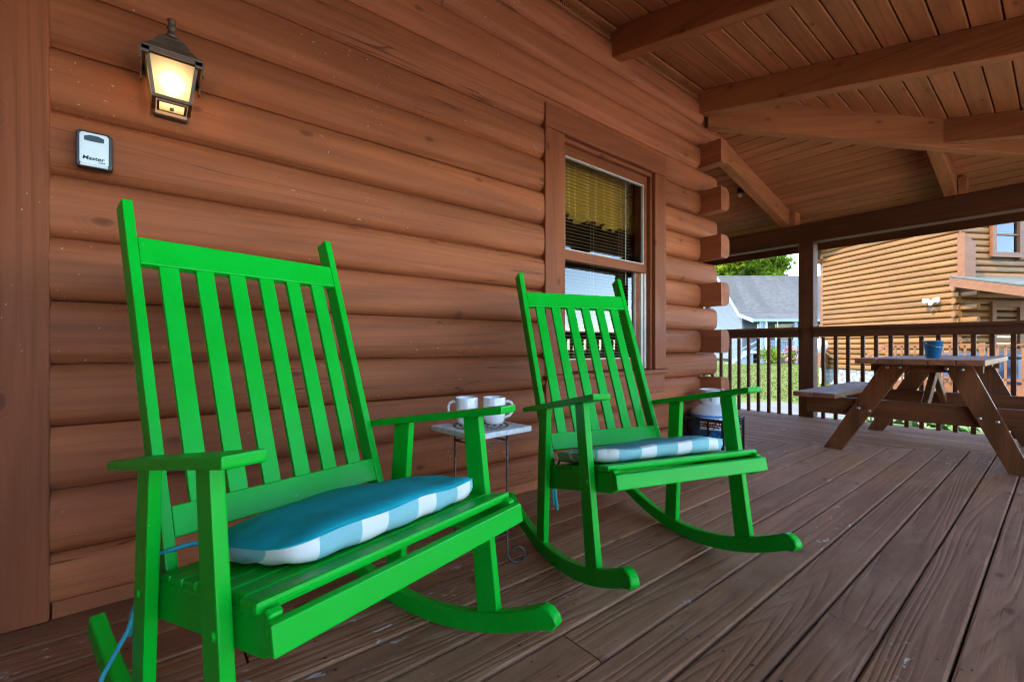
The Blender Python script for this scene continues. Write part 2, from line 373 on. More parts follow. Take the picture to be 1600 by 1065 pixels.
# ================================================================== SETTING: ground
MITX = lambda y: 3.95+(1.69-y)*0.785          # mitre line of the deck (x at a given y)
GZ = -0.60
lawn = link('lawn', MB().add([(-140, -140, GZ), (180, -140, GZ), (180, 180, GZ), (-140, 180, GZ)], [(0, 1, 2, 3)]).mesh('lawn'), M['lawn'])
lawn['kind'] = 'structure'
pad = link('concrete_path', MB().add([(8.2, 2.2, GZ+.004), (10.8, 1.6, GZ+.004), (12.6, 4.6, GZ+.004), (9.6, 6.2, GZ+.004)], [(0, 1, 2, 3)]).mesh('concrete_path'), M['concrete'])
pad['kind'] = 'structure'
pale_ground = link('gravel_path', MB().add([(9.4, -2.0, GZ+.008), (15.2, -3.2, GZ+.008), (18.6, 3.6, GZ+.008), (10.9, 1.62, GZ+.008)], [(0, 1, 2, 3)]).mesh('gravel_path'), M['concrete'])
pale_ground['kind'] = 'structure'

M['pale_ground'] = plain('pale_bounce_gravel', (0.52, 0.47, 0.40), 0.9, 0, 0.12, 3)  # kept pale so it throws sunlight back into the porch
fd = link('bounce_ground', MB().add([(-14, -13, GZ+.004), (24, -13, GZ+.004), (24, -4.6, GZ+.004), (7.0, -1.6, GZ+.004), (-14, -1.6, GZ+.004)], [(0, 1, 2, 3, 4)]).mesh('bounce_ground'), M['pale_ground'])  # unseen ground added as a reflector to brighten ceiling and rafters
fd['kind'] = 'structure'
# ================================================================== deck
deck = struct('porch_deck')
def plank(L, Wd, T=0.03, cut0=0.0, cut1=0.0):
    """a deck board along local X, centred; cut = how much longer the +Y edge is at each end"""
    a0, a1 = -L/2, L/2; w = Wd/2; c = 0.005; m = MB()
    prof = [(-w, -T), (w, -T), (w, -c), (w-c*0.4, -c*0.35), (w-c*1.3, 0), (-w+c*1.3, 0), (-w+c*0.4, -c*0.35), (-w, -c)]
    n = len(prof); vs = []
    for a, cut in ((a0, cut0), (a1, cut1)):
        for y, z in prof: vs.append((a+cut*(y/w)*0.5*(1 if a > 0 else 1), y, z))
    m.add(vs, [tuple(range(n))[::-1], tuple(range(n, 2*n))]+[(i, (i+1) % n, n+(i+1) % n, n+i) for i in range(n)])
    return m.mesh('plank')
PITCH = 0.142
rows = []
k = 0
ytop = 1.90
y_edges = [0.600+PITCH*i for i in range(-9, 10)]
joints = {0: None}
for i in range(-9, 9):
    y0, y1 = 0.600+PITCH*i, 0.600+PITCH*(i+1)
    y1c = min(y1, 1.905) if i < 8 else 1.905
    if y0 > 1.89: continue
    yc = (y0+y1c)/2; wd = y1c-y0-0.007
    xe = MITX(yc)-0.003
    cut = -0.785*wd                       # mitred far end
    brk = {-2: [1.59], -3: [2.352, -0.6], -1: [-0.4], 1: [0.9], 3: [2.6], 5: [0.2], -5: [1.2], -4: [3.3], 6: [2.9]}.get(i, [])
    xs = [-4.0]+brk+[xe]
    for q in range(len(xs)-1):
        a, b = xs[q], xs[q+1]-(0.006 if q < len(xs)-2 else 0)
        last = q == len(xs)-2
        me = plank(b-a, wd, 0.03, 0.0, cut if last else 0.0)
        dz = random.uniform(-0.0015, 0.0015)
        o = link('plank', me, M['deck'], deck, Matrix.Translation(((a+b)/2, yc, dz)) @ Matrix.Rotation(random.uniform(-0.0008, 0.0008), 4, 'Z'))
XR = 5.864
x1 = 5.98
while x1 > 3.66:
    x0 = x1-PITCH
    xc = (x0+x1)/2; wd = PITCH-0.007
    ym = 1.69-(xc-3.95)/0.785+0.003      # where the mitre crosses this board
    if ym > 1.9: ym = 1.9
    me = plank(7.0-ym, wd, 0.03, 1/0.785*wd if ym < 1.9 else 0.0, 0.0)
    # local +Y of a board laid along world +Y is world -X
    link('plank', me, M['deck'], deck, along_y(xc, (7.0+ym)/2, random.uniform(-0.0015, 0.0015)))
    x1 = x0
nl = MB(); rn_ = random.Random(3)
for i in range(-9, 9):
    for jx in range(-3, 16):
        for fy in (0.03, 0.112):
            x_ = 0.36+0.406*jx+rn_.uniform(-.01, .01); y_ = 0.600+PITCH*i+fy+rn_.uniform(-.006, .006)
            if x_ < MITX(y_)-0.02 and y_ < 1.86:
                r_ = rn_.uniform(0.0036, 0.005); nl.add([(x_+r_*math.cos(k_*1.047), y_+r_*math.sin(k_*1.047), 0.0022) for k_ in range(6)], [(0, 1, 2, 3, 4, 5)])
gr = MB()
for i in range(420):
    x_ = rn_.uniform(-0.3, 5.6); y_ = rn_.uniform(-0.45, 1.85); r_ = rn_.uniform(0.0015, 0.0045)*(1.8 if rn_.random() < 0.12 else 1); a_ = rn_.uniform(0, 6.28); e_ = rn_.uniform(0.25, 0.7)
    gr.add([(x_+r_*math.cos(a_+q_)*(1 if q_ in (0, 3.14) else e_), y_+r_*math.sin(a_+q_)*(1 if q_ in (0, 3.14) else e_), 0.0028+rn_.uniform(0, 0.0015)) for q_ in (0, 1.3, 3.14, 4.6)], [(0, 1, 2, 3)])
go_ = link('grit', gr.mesh('grit'), M['bark'], deck); go_['kind'] = 'stuff'
no_ = link('nail_heads', nl.mesh('nail_heads'), M['black'], deck); no_['kind'] = 'stuff'
sub = MB()
sub.box(-4, 5.97, -0.69, 7, -0.60, -0.034)
link('deck_frame', sub.mesh('deck_frame'), M['black'], deck)
# edge of the deck outside the side railing is the last plank; rim boards
link('rim_board', MB().box(-0.1, 0.1, -0.5, 0.5, 0, 0.001).box(-4, 6.0, -0.72, -0.692, -0.26, -0.005).mesh('rim_board'), M['darktimber'], deck)
link('rim_board', MB().box(5.984, 6.012, -0.72, 7.0, -0.26, -0.005).mesh('rim_board'), M['darktimber'], deck)

# ================================================================== log wall
GR0, GRD = 0.184, 0.1888
YG, YP = 1.904, 1.868           # groove plane and log crest plane
wall = thing('log_wall', 'long brown stained log wall of the cabin behind the two green rocking chairs', 'wall')
def dlog(L, h=GRD-0.0025, bulge=None, thick=0.11, name='log', endround=0.0, n=11, jitter=True):
    """D-profile log along local X, bulging to local -Y; back face at +Y"""
    b = (YG-YP) if bulge is None else bulge
    b *= random.uniform(0.93, 1.07) if jitter else 1.0
    prof = []
    for i in range(n):
        t = -1+2*i/(n-1)
        prof.append((-b*(1-abs(t)**5.2), t*h/2))
    prof += [(thick, h/2), (thick, -h/2)]
    m = MB(); nn = len(prof)
    nseg = max(2, int(L/0.6)) if jitter else 1
    vs = []
    for s_ in range(nseg+1):
        x = -L/2+L*s_/nseg
        w = 1+random.uniform(-0.05, 0.05) if (jitter and 0 < s_ < nseg) else 1
        dzz = random.uniform(-0.0012, 0.0012) if jitter else 0
        vs += [(x, (y*w if y < 0 else y), z+dzz*(1-abs(z)/(h/2)*0.3)) for y, z in prof]
    fs = [tuple(range(nn))[::-1], tuple(range(nseg*nn, (nseg+1)*nn))]
    for s_ in range(nseg):
        for i in range(nn): fs.append((s_*nn+i, s_*nn+(i+1) % nn, (s_+1)*nn+(i+1) % nn, (s_+1)*nn+i))
    m.add(vs, fs)
    me = m.mesh(name)
    bm = bmesh.new(); bm.from_mesh(me)
    for f in bm.faces: f.smooth = True
    for e in bm.edges:
        if len(e.link_faces) == 2 and e.calc_face_angle(0) > R(38): e.smooth = False
    bm.to_mesh(me); bm.free()
    return me
WX0, WX1, WZ0, WZ1 = 1.87, 2.88, 0.66, 2.10       # rough opening of the window
def put_log(x0, x1, zc, h=GRD-0.0025):
    link('log', dlog(x1-x0, h), M['log'], wall, Matrix.Translation(((x0+x1)/2, YG, zc)))
for r in range(0, 15):
    z0 = GR0+GRD*(r-1); zc = z0+GRD/2; h = GRD-0.0025
    if r == 0: z0 = 0.03; zc = (0.03+GR0)/2; h = GR0-0.03-0.0025
    xe = 3.775 if (r % 2 == 1 and r < 14) else 3.50
    if r == 14: xe = 3.56
    segs = []
    if z0+GRD > WZ0+0.02 and z0 < WZ1-0.05:
        segs = [(-0.26, WX0), (WX1, xe)]
    elif r == 14: segs = [(-0.26, 2.62), (2.623, xe)]
    elif r == 13: segs = [(-0.26, 1.1), (1.103, xe)]
    else: segs = [(-0.26, xe)]
    segs.insert(0, (-4.0, -0.41))
    for a, b in segs: put_log(a, b, zc, h)
# skirt strip under the lowest log
link('skirt_board', MB().box(-4.0, -0.41, 1.872, 1.93, 0.001, 0.05).mesh('skirt_board', 0.002), M['log'], wall)
link('skirt_board', MB().box(-0.22, 3.5, 1.872, 1.93, 0.001, 0.05).mesh('skirt_board', 0.002), M['log'], wall)
# logs of the side wall running past the corner
for r in range(2, 14, 2):
    z0 = GR0+GRD*(r-1); zc = z0+GRD/2; h = GRD-0.006
    L = 5.3
    # local X -> world +Y, local -Y -> world +X  (rot +90 about Z)
    me = dlog(L, h, 0.045, 0.092, 'corner_log', jitter=False)
    link('corner_log', me, M['log'], wall, along_y(3.594, 1.70+L/2, zc))
for r in range(1, 15, 2):
    z0 = GR0+GRD*(r-1); zc = z0+GRD/2; L = 5.0
    link('corner_log', dlog(L, GRD-0.004, 0.045, 0.092, 'corner_log', jitter=False), M['log'], wall, along_y(3.594, 2.03+L/2, zc))
# perforated vent strip along the top of the wall
ven = MB(); x = -0.3
ven.box(-4, 3.70, 1.885, 1.93, 2.828, 2.842); ven.box(-4, 3.70, 1.875, 1.93, 2.868, 2.885)
while x < 3.66:
    ven.box(x, x+0.008, 1.884, 1.92, 2.842, 2.868); x += 0.0175
vo = link('vent_strip', ven.mesh('vent_strip'), M['rafter'], wall); vo['kind'] = 'stuff'
link('vent_backing', MB().box(-4, 3.6, 1.922, 1.95, 2.82, 2.90).mesh('vent_backing'), M['black'], wall)
link('plate_trim', MB().box(-4, 3.68, 1.835, 1.874, 2.862, 2.880).mesh('plate_trim', 0.003), M['rafter'], wall)
link('light_block_wall', MB().box(-6.0, -1.46, -3.4, 1.86, -0.6, 2.95).mesh('light_block_wall'), M['log'], wall)  # unseen block added to cut off light from the left
link('light_block_roof', MB().prism([(-6.4, 2.95), (-1.1, 2.95), (-3.75, 4.3)], 'y', -3.7, 1.9).mesh('light_block_roof'), M['roofing'], wall)  # top of the added light block, out of view
# wall core so no light leaks, with the window opening left free; dark room behind the window
core = MB()
core.box(-4, WX0-0.02, 2.023, 2.06, -0.6, 3.4).box(WX1+0.02, 3.5, 2.023, 2.06, -0.6, 3.4).box(WX0-0.02, WX1+0.02, 2.023, 2.06, -0.6, WZ0-0.02).box(WX0-0.02, WX1+0.02, 2.023, 2.06, WZ1+0.02, 3.4)
core.box(-4.05, -4.0, 1.9, 7, -0.6, 3.4).box(-4, 3.5, 6.95, 7, -0.6, 3.4).box(-4, 3.5, 2.06, 7, -0.6, -0.55).box(-4, 3.5, 2.06, 7, 3.38, 3.42).box(3.46, 3.5, 2.06, 7, -0.6, 3.4)
core.box(0.8, 0.84, 2.06, 4.6, -0.5, 3.3).box(0.8, 3.46, 4.6, 4.64, -0.5, 3.3)
link('inner_wall', core.mesh('inner_wall'), M['dark_room'], wall)
link('cabin_roof', MB().prism([(1.75, 2.99), (4.45, 4.7), (7.4, 2.99), (7.4, 3.1), (4.45, 4.85), (1.75, 3.1)], 'x', -4.3, 3.95).mesh('cabin_roof'), M['roofing'], wall)
link('gable_wall', MB().prism([(1.9, 2.9), (7.0, 2.9), (4.45, 4.6)], 'x', 3.5, 3.6).mesh('gable_wall'), M['log'], wall)

# wide casing board at the left edge of the photo
cas = tag(link('door_casing', MB().box(-0.41, -0.224, 1.860, 1.93, 0.002, 2.82).mesh('door_casing', 0.004), M['trim']),
          'wide upright brown casing board at the left end of the logs beside the lockbox', 'door casing')
# make grain run upright: rotate mesh so local X is vertical
def upright(o):
    rot = Matrix.Rotation(R(90), 4, 'Y')
    o.data.transform(rot.inverted()); o.matrix_basis = o.matrix_basis @ rot
upright(cas)

# ================================================================== window
win = thing('window', 'brown framed double hung sash window set in the log wall behind the further rocking chair', 'window', (0, 0, 0))
TY = 1.860
def trim_board(name, x0, x1, z0, z1, y0=TY, y1=1.93, up=False, bev=0.003, parent=win, mat=None):
    o = link(name, MB().box(x0, x1, y0, y1, z0, z1).mesh(name, bev), mat or M['trim'], parent)
    if up: upright(o)
    return o
trim_board('casing_board', 1.757, 1.918, 0.640, 2.058, up=True)
trim_board('casing_board', 2.845, 2.985, 0.640, 2.058, up=True)
trim_board('casing_board', 1.757, 2.985, 2.060, 2.198, y0=TY-0.003)
trim_board('sill', 1.745, 3.000, 0.612, 0.638, y0=TY-0.030, y1=1.95)
trim_board('apron', 1.765, 2.972, 0.470, 0.610, y0=TY+0.004)
# stepped inner stops
for (a, b, d0) in ((0, 0.022, 1.885), ):
    trim_board('stop_bead', 1.920, 1.940, 0.64, 2.03, d0, 2.02, up=True, bev=0.002)
    trim_board('stop_bead', 2.822, 2.843, 0.64, 2.03, d0, 2.02, up=True, bev=0.002)
    trim_board('stop_bead', 1.920, 2.843, 2.032, 2.057, d0, 2.02, bev=0.002)
def sash(x0, x1, z0, z1, y0, y1, st, top, bot, mat, label=None):
    m = MB().box(x0, x0+st, y0, y1, z0, z1).box(x1-st, x1, y0, y1, z0, z1)
    m.box(x0+st, x1-st, y0, y1, z0, z0+bot).box(x0+st, x1-st, y0, y1, z1-top, z1)
    o = link('sash', m.mesh('sash'), mat, win)
    bd = MB(); e = 0.006
    bd.box(x0+st, x0+st+e, y0+.004, y1-.004, z0+bot, z1-top).box(x1-st-e, x1-st, y0+.004, y1-.004, z0+bot, z1-top)
    bd.box(x0+st+e, x1-st-e, y0+.004, y1-.004, z1-top-e, z1-top).box(x0+st+e, x1-st-e, y0+.004, y1-.004, z0+bot, z0+bot+e)
    link('glazing_bead', bd.mesh('glazing_bead'), M['vinyl'], o)
    yc = (y0+y1)/2
    link('pane', MB().add([(x0+st, yc, z0+bot), (x1-st, yc, z0+bot), (x1-st, yc, z1-top), (x0+st, yc, z1-top)], [(0, 1, 2, 3)]).mesh('pane'), M['glass'], o)
    return o
sash(1.941, 2.821, 1.335, 2.031, 1.915, 1.945, 0.030, 0.060, 0.062, M['trim'])
sash(1.941, 2.772, 0.645, 1.390, 1.950, 1.978, 0.034, 0.045, 0.075, M['trim'])
link('jamb_track', MB().box(2.775, 2.795, 1.93, 1.99, 0.645, 1.334).box(2.798, 2.820, 1.918, 1.99, 0.645, 1.334).mesh('jamb_track', 0.002), M['vinyl'], win)

# blind and valance
bl = thing('window_blind', 'tan slatted blind hanging inside the window, drawn right down', 'blind', (0, 0, 0))
z = 2.0
sl = MB().bar((-0.41, 0, 0), (0.41, 0, 0), 0.022, 0.0016, (0, -0.26, 1)).mesh('slat')
while z > 0.72:
    link('slat', sl, M['blind'], bl, Matrix.Translation((2.375, 2.035, z))); z -= 0.0225
for xx in (2.06, 2.36, 2.67):
    link('ladder_cord', MB().tube([(xx, 2.022, 0.72), (xx, 2.022, 2.03)], 0.0016, 5).tube([(xx, 2.048, 0.72), (xx, 2.048, 2.03)], 0.0016, 5).mesh('ladder_cord'), M['blind'], bl)
link('tilt_wand', MB().tube([(2.70, 2.012, 1.25), (2.70, 2.012, 2.0)], 0.004, 6).mesh('tilt_wand'), M['vinyl'], bl)
link('head_rail', MB().box(1.955, 2.795, 2.018, 2.055, 2.005, 2.04).mesh('head_rail', 0.003), M['blind'], bl)
vm = MB(); nx = 120; nz = 10
for i in range(nx+1):
    x = 1.90+1.0*i/nx
    dep = 0.026*math.sin(i*0.55+1.1*math.sin(i*0.17))+0.014*math.sin(i*0.31)
    drop = 0.385+0.012*math.sin(i*0.16)+0.010*math.sin(i*0.55)
    for j in range(nz+1):
        q = j/nz
        vm.v.append((x, 2.105+dep*(0.35+0.65*q), 2.055-drop*q))
for i in range(nx):
    for j in range(nz):
        a = i*(nz+1)+j; vm.f.append((a, a+nz+1, a+nz+2, a+1))
val = tag(link('valance', vm.mesh('valance', smooth=True), M['valance']), 'short gathered olive yellow curtain valance behind the top of the blind', 'curtain')
so = val.modifiers.new('thick', 'SOLIDIFY'); so.thickness = 0.003

# ================================================================== porch roof
roof = thing('porch_roof', 'brown timber porch roof with exposed rafters and board ceiling over the deck', 'roof')
FZ = lambda y: 2.70-0.222*(1.865-y)      # rafter underside, front slope
SZ = lambda x: 2.70-0.2235*(x-3.70)      # rafter underside, side slope
RD = 0.187                                # vertical depth of rafters: ceiling lies on top
YF = -0.56                                # front beam line
def front_rafter(x, y0, y1):
    m = MB(); w = 0.09
    m.hexa([(0, y0-1, FZ(y0)), (w, y0-1, FZ(y0)), (w, y1-1, FZ(y1)), (0, y1-1, FZ(y1)), (0, y0-1, FZ(y0)+RD), (w, y0-1, FZ(y0)+RD), (w, y1-1, FZ(y1)+RD), (0, y1-1, FZ(y1)+RD)])
    me = m.mesh('rafter', 0.004)
    o = link('rafter', me, M['rafter'], roof, Matrix.Translation((x, 1, 0)))
    rot = Matrix.Rotation(R(90), 4, 'Z'); o.data.transform(rot.inverted()); o.matrix_basis = o.matrix_basis @ rot
    return o
HIPX = lambda y: 3.70+(1.865-y)          # hip in plan, 45 degrees
for x in (-2.12, -1.0, 0.12, 1.245, 2.365, 3.49): front_rafter(x, YF-0.22, 1.90 if x < 3 else 1.89)
front_rafter(4.90, YF-0.22, 0.63)
def side_rafter(y, x0, x1):
    m = MB(); w = 0.09
    m.hexa([(x0, y, SZ(x0)), (x1, y, SZ(x1)), (x1, y+w, SZ(x1)), (x0, y+w, SZ(x0)), (x0, y, SZ(x0)+RD), (x1, y, SZ(x1)+RD), (x1, y+w, SZ(x1)+RD), (x0, y+w, SZ(x0)+RD)])
    link('rafter', m.mesh('rafter', 0.004), M['rafter'], roof)
side_rafter(2.03, 3.64, 6.3); side_rafter(0.625, 4.93, 6.3); side_rafter(3.4, 3.64, 6.3); side_rafter(4.7, 3.64, 6.3)
# hip rafter: deep beam on the diagonal
hz0, hz1 = 2.645, 2.25
h0 = Vector((3.66, 1.905)); h1 = Vector((6.20, -0.635)); dn = Vector((1, 1)).normalized()*0.045
top0 = FZ(1.865)+RD+0.0; top1 = FZ(-0.635)+RD+0.03
hm = MB().hexa([(h0.x-dn.x, h0.y-dn.y, hz0), (h0.x+dn.x, h0.y+dn.y, hz0), (h1.x+dn.x, h1.y+dn.y, hz1-.12), (h1.x-dn.x, h1.y-dn.y, hz1-.12),
                (h0.x-dn.x, h0.y-dn.y, top0), (h0.x+dn.x, h0.y+dn.y, top0), (h1.x+dn.x, h1.y+dn.y, top1), (h1.x-dn.x, h1.y-dn.y, top1)])
ho = link('hip_rafter', hm.mesh('hip_rafter', 0.004), M['rafter'], roof)
rot = Matrix.Rotation(R(-45), 4, 'Z'); ho.data.transform(rot.inverted()); ho.matrix_basis = rot
# ceiling boards (front: along X; side: along Y), each a piece with open joints
def cboard(L, wd, cut0=0, cut1=0):
    c = 0.004; T = 0.018; w = wd/2
    prof = [(-w+c, 0), (w-c, 0), (w, c), (w, T), (-w, T), (-w, c)]
    n = len(prof); vs = []
    for a, cut in ((-L/2, cut0), (L/2, cut1)):
        for y, zz in prof: vs.append((a+cut*(y/w)*0.5, y, zz))
    return MB().add(vs, [tuple(range(n)), tuple(range(n, 2*n))[::-1]]+[(i, (i+1) % n, n+(i+1) % n, n+i) for i in range(n)]).mesh('ceiling_board')
fa = math.atan(0.222); CP = 0.1262
i = 0; y = 1.838
while y > YF-0.22:
    yc = y-CP/2; xe = HIPX(yc); L = xe+4.0
    mtx = Matrix.Translation((xe/2-2.0, yc, FZ(yc)+RD)) @ Matrix.Rotation(fa, 4, 'X')
    o = link('ceiling_board', cboard(L, CP/math.cos(fa)-0.009, 0, -CP), M['ceiling'], roof, mtx)
    y -= CP
sa = math.atan(0.2235); x = 3.72; SP = 0.1335
while x < 6.45:
    xc = x+SP/2; ym = 1.865-(xc-3.70); L = 7.0-ym
    mtx = Matrix.Translation((xc, (7.0+ym)/2, SZ(xc)+RD)) @ Matrix.Rotation(sa, 4, 'Y') @ Matrix.Rotation(R(90), 4, 'Z')
    link('ceiling_board', cboard(L, SP/math.cos(sa)-0.009, SP, 0), M['ceiling'], roof, mtx)
    x += SP
# roof covering above the boards
cov = MB(); e = RD+0.024
def slab(q):
    cov.hexa([(x_, y_, z_+e) for x_, y_, z_ in q]+[(x_, y_, z_+e+0.06) for x_, y_, z_ in q])
slab([(-4.1, -0.80, FZ(-0.80)), (6.45, -0.80, FZ(-0.80)), (3.72, 1.93, FZ(1.93)), (-4.1, 1.93, FZ(1.93))])
slab([(6.45, -0.80, SZ(6.45)), (6.45, 7.1, SZ(6.45)), (3.60, 7.1, SZ(3.60)), (3.60, 2.05, SZ(3.60))])
link('roof_covering', cov.mesh('roof_covering'), M['roofing'], roof)
# beams, fascias
BZ0, BZ1 = 1.995, 2.215
def yb(name, x0, x1, y0, y1, z0, z1, mat, bev=0.004):
    me = MB().box(y0, y1, -x1, -x0, z0, z1).mesh(name, bev)     # built along X then turned, so the grain runs along Y
    return link(name, me, mat, roof, Matrix.Rotation(R(90), 4, 'Z'))
yb('beam', 5.845, 5.985, -0.62, 7.0, BZ0, BZ1, M['darktimber'])
yb('fascia', 6.46, 6.49, -0.83, 7.1, 2.000, 2.24, M['darktimber'])
link('beam', MB().box(-4, 5.843, YF-0.07, YF+0.07, 1.95, 2.155).mesh('beam', 0.004), M['darktimber'], roof)
link('fascia', MB().box(-4, 6.455, -0.83, -0.80, 2.00, 2.24).mesh('fascia'), M['darktimber'], roof)
# little blocks over the beam beside the rafters
for yy in (0.56, 1.965):
    link('rafter_block', MB().box(5.84, 5.99, yy, yy+0.06, BZ1+0.002, BZ1+0.16).mesh('rafter_block', 0.003), M['rafter'], roof)

# posts
def post(x, y, label):
    o = link('porch_post', MB().box(-1.0, 0.995, -0.075, 0.075, -0.075, 0.075).mesh('porch_post', 0.005), M['darktimber'], None,
             Matrix.Translation((x, y, 1.0)) @ Matrix.Rotation(R(-90), 4, 'Y'))
    return tag(o, label, 'post')
post(5.938, 1.868, 'dark brown square porch post between the two runs of railing')
post(5.915, YF, 'dark brown corner porch post where the front and side railings meet')
post(1.2, YF, 'dark brown porch post on the front edge of the deck')

# railings
def railing(name, label, p0, p1, positions, ztop=1.028):
    """along world Y at fixed x (side) or along X at fixed y (front)"""
    t = thing('railing', label, 'railing', (p0[0], p0[1], 0), math.atan2(p1[1]-p0[1], p1[0]-p0[0]))
    L = math.hypot(p1[0]-p0[0], p1[1]-p0[1])
    link('cap_rail', MB().box(0, L, -0.055, 0.075, ztop-0.034, ztop).mesh('cap_rail', 0.005), M['darktimber'], t)
    link('top_rail', MB().box(0, L, -0.012, 0.026, ztop-0.115, ztop-0.036).mesh('top_rail', 0.003), M['darktimber'], t)
    bm_ = MB().box(-0.017, 0.017, -0.017, 0.017, 0, 0.93+0.03).mesh('baluster', 0.003)
    for s_ in positions:
        o = link('baluster', bm_, M['darktimber'], t, Matrix.Translation((s_, 0.045, -0.04+random.uniform(-0.01, 0.0))))
    return t
XB = 5.864
# side railing: local +y must point away from the porch -> run from high y to low y
ys = [2.751, 2.637, 2.518, 2.4, 2.28, 2.166, 2.045]; yy = 2.751
while yy < 6.7: yy += 0.118; ys.append(yy)
railing('railing', 'dark brown baluster railing left of the porch post, in front of the lawn', (XB, 6.9), (XB, 1.945), [6.9-q for q in ys])
ys2 = [1.709, 1.591, 1.478, 1.349, 1.236, 1.117, 0.993, 0.881, 0.76, 0.644, 0.524, 0.406, 0.278]; yy = 0.278
while yy > -0.4: yy -= 0.118; ys2.append(yy)
railing('railing', 'dark brown baluster railing right of the porch post, behind the picnic table', (XB, 1.790), (XB, YF+0.08), [1.790-q for q in ys2])
railing('railing', 'dark brown baluster railing along the front edge of the deck', (5.83, YF-0.01), (1.28, YF-0.01), [0.08+0.118*i for i in range(38)])
railing('railing', 'dark brown baluster railing along the left part of the front edge', (1.12, YF-0.01), (-4.0, YF-0.01), [0.08+0.118*i for i in range(43)])

# ================================================================== rocking chairs
KC = 0.9335
def T3(p): return (p[0]*KC, p[1]*KC, p[2]*KC)
def sk(m):                                   # scale a builder
    m.v = [T3(p) for p in m.v]; return m
def cpart(name, m, parent, bev=0.004, seg=2, mat=None):
    return link(name, sk(m).mesh(name, bev*KC, seg), mat or M['green'], parent)
def make_chair(label):
    t = thing('rocking_chair', label, 'rocking chair', group='green rocking chairs on the porch')
    rec = lambda zz: -0.238-0.370*(zz-0.369)       # front face of the back at height z
    nrm = Vector((0, -0.938, -0.347))               # into the thickness of the back
    alg = Vector((0, -0.347, 0.938))
    for s in (-1, 1):
        # back post
        xo, xi = s*0.301, s*0.277
        a = Vector((0, rec(0.27), 0.27)); b = Vector((0, rec(1.192), 1.192)); dd = nrm*0.055
        m = MB().hexa([(xo, a.y, a.z), (xi, a.y, a.z), (xi, a.y+dd.y, a.z+dd.z), (xo, a.y+dd.y, a.z+dd.z), (xo, b.y, b.z), (xi, b.y, b.z), (xi, b.y+dd.y, b.z+dd.z), (xo, b.y+dd.y, b.z+dd.z)])
        cpart('back_post', m, t)
        # arm
        za = lambda yy_: 0.6405+0.162*(yy_-0.251)
        y0, y1 = -0.345, 0.251; th = 0.0215
        xo, xi = s*0.3725, s*0.3045
        m = MB().prism([(min(xo, xi), y0), (max(xo, xi), y0), (max(xo, xi), y1), (min(xo, xi), y1)], 'z', 0, 1)
        m.v = [(p[0], p[1], za(p[1])-th*(1-p[2])) for p in m.v]
        cpart('arm', m, t, 0.005)
        # legs
        xo, xi = s*0.3515, s*0.3275
        for (tf, tb, bf, bb) in (((0.151, 0.603), (0.092, 0.594), (0.219, 0.058), (0.146, 0.035)), ((-0.142, 0.554), (-0.215, 0.543), (-0.190, 0.0), (-0.263, 0.002))):
            m = MB().hexa([(xo, bb[0], bb[1]), (xi, bb[0], bb[1]), (xi, bf[0], bf[1]), (xo, bf[0], bf[1]), (xo, tb[0], tb[1]), (xi, tb[0], tb[1]), (xi, tf[0], tf[1]), (xo, tf[0], tf[1])])
            cpart('leg', m, t, 0.004)
        # rocker: curved plank
        n = 22; poly_t = []; poly_b = []
        for i in range(n+1):
            yy_ = -0.615+(0.415+0.615)*i/n
            zb = -0.057+(yy_+0.145)**2/(2*1.02)
            sl_ = (yy_+0.145)/1.02; nn = Vector((-sl_, 1)).normalized()
            h = 0.056
            poly_b.append((yy_, zb)); poly_t.append((yy_+nn.x*h, zb+nn.y*h))
        # rounded front tip
        poly = poly_b[:-1]+[(0.398, 0.080), (0.412, 0.098), (0.405, 0.118), (0.385, 0.132), (0.364, 0.1335)]+[q for q in poly_t[::-1] if q[0] < 0.35]
        xo, xi = s*0.355, s*0.3225
        m = MB()
        nb = len(poly); vs = [(xo, q[0], q[1]) for q in poly]+[(xi, q[0], q[1]) for q in poly]
        m.add(vs, [tuple(range(nb)), tuple(range(nb, 2*nb))[::-1]]+[(i, (i+1) % nb, nb+(i+1) % nb, nb+i) for i in range(nb)])
        o = cpart('rocker', m, t, 0.004, 1); smooth_by_angle(o, 35)
        # seat side rail with the rounded ear at the front
        xo, xi = s*0.3205, s*0.297
        pr = [(-0.245, 0.208), (0.262, 0.318), (0.290, 0.333), (0.296, 0.345), (0.283, 0.352), (0.278, 0.375), (0.286, 0.392), (0.272, 0.399), (0.255, 0.388), (0.225, 0.378), (-0.245, 0.292)]
        vs = [(xo, q[0], q[1]) for q in pr]+[(xi, q[0], q[1]) for q in pr]; nb = len(pr)
        m = MB().add(vs, [tuple(range(nb)), tuple(range(nb, 2*nb))[::-1]]+[(i, (i+1) % nb, nb+(i+1) % nb, nb+i) for i in range(nb)])
        cpart('seat_rail', m, t, 0.003, 1)
        # peg where the arm meets the post, plug on each leg
        plug = MB()
        plug.lathe([(0.0, 0.004), (0.006, 0.0035), (0.009, 0.0)], n=10)
        for (yy_, zz) in ((0.168, 0.335), (-0.205, 0.285)):
            mm = MB(); mm.v = [(s*(0.3515+p[2]), yy_+p[0], zz+p[1]) for p in plug.v]; mm.f = list(plug.f)
            cpart('plug', mm, t, 0, 1)
    # slats of the back
    def back_board(name, x0, x1, z0, z1, off, th, bev=0.003):
        a = Vector((0, rec(z0), z0))+nrm*off; b = Vector((0, rec(z1), z1))+nrm*off; dd = nrm*th
        m = MB().hexa([(x0, a.y, a.z), (x1, a.y, a.z), (x1, a.y+dd.y, a.z+dd.z), (x0, a.y+dd.y, a.z+dd.z), (x0, b.y, b.z), (x1, b.y, b.z), (x1, b.y+dd.y, b.z+dd.z), (x0, b.y+dd.y, b.z+dd.z)])
        return cpart(name, m, t, bev)
    back_board('top_rail', -0.2765, 0.2765, 1.017, 1.090, 0.001, 0.026)
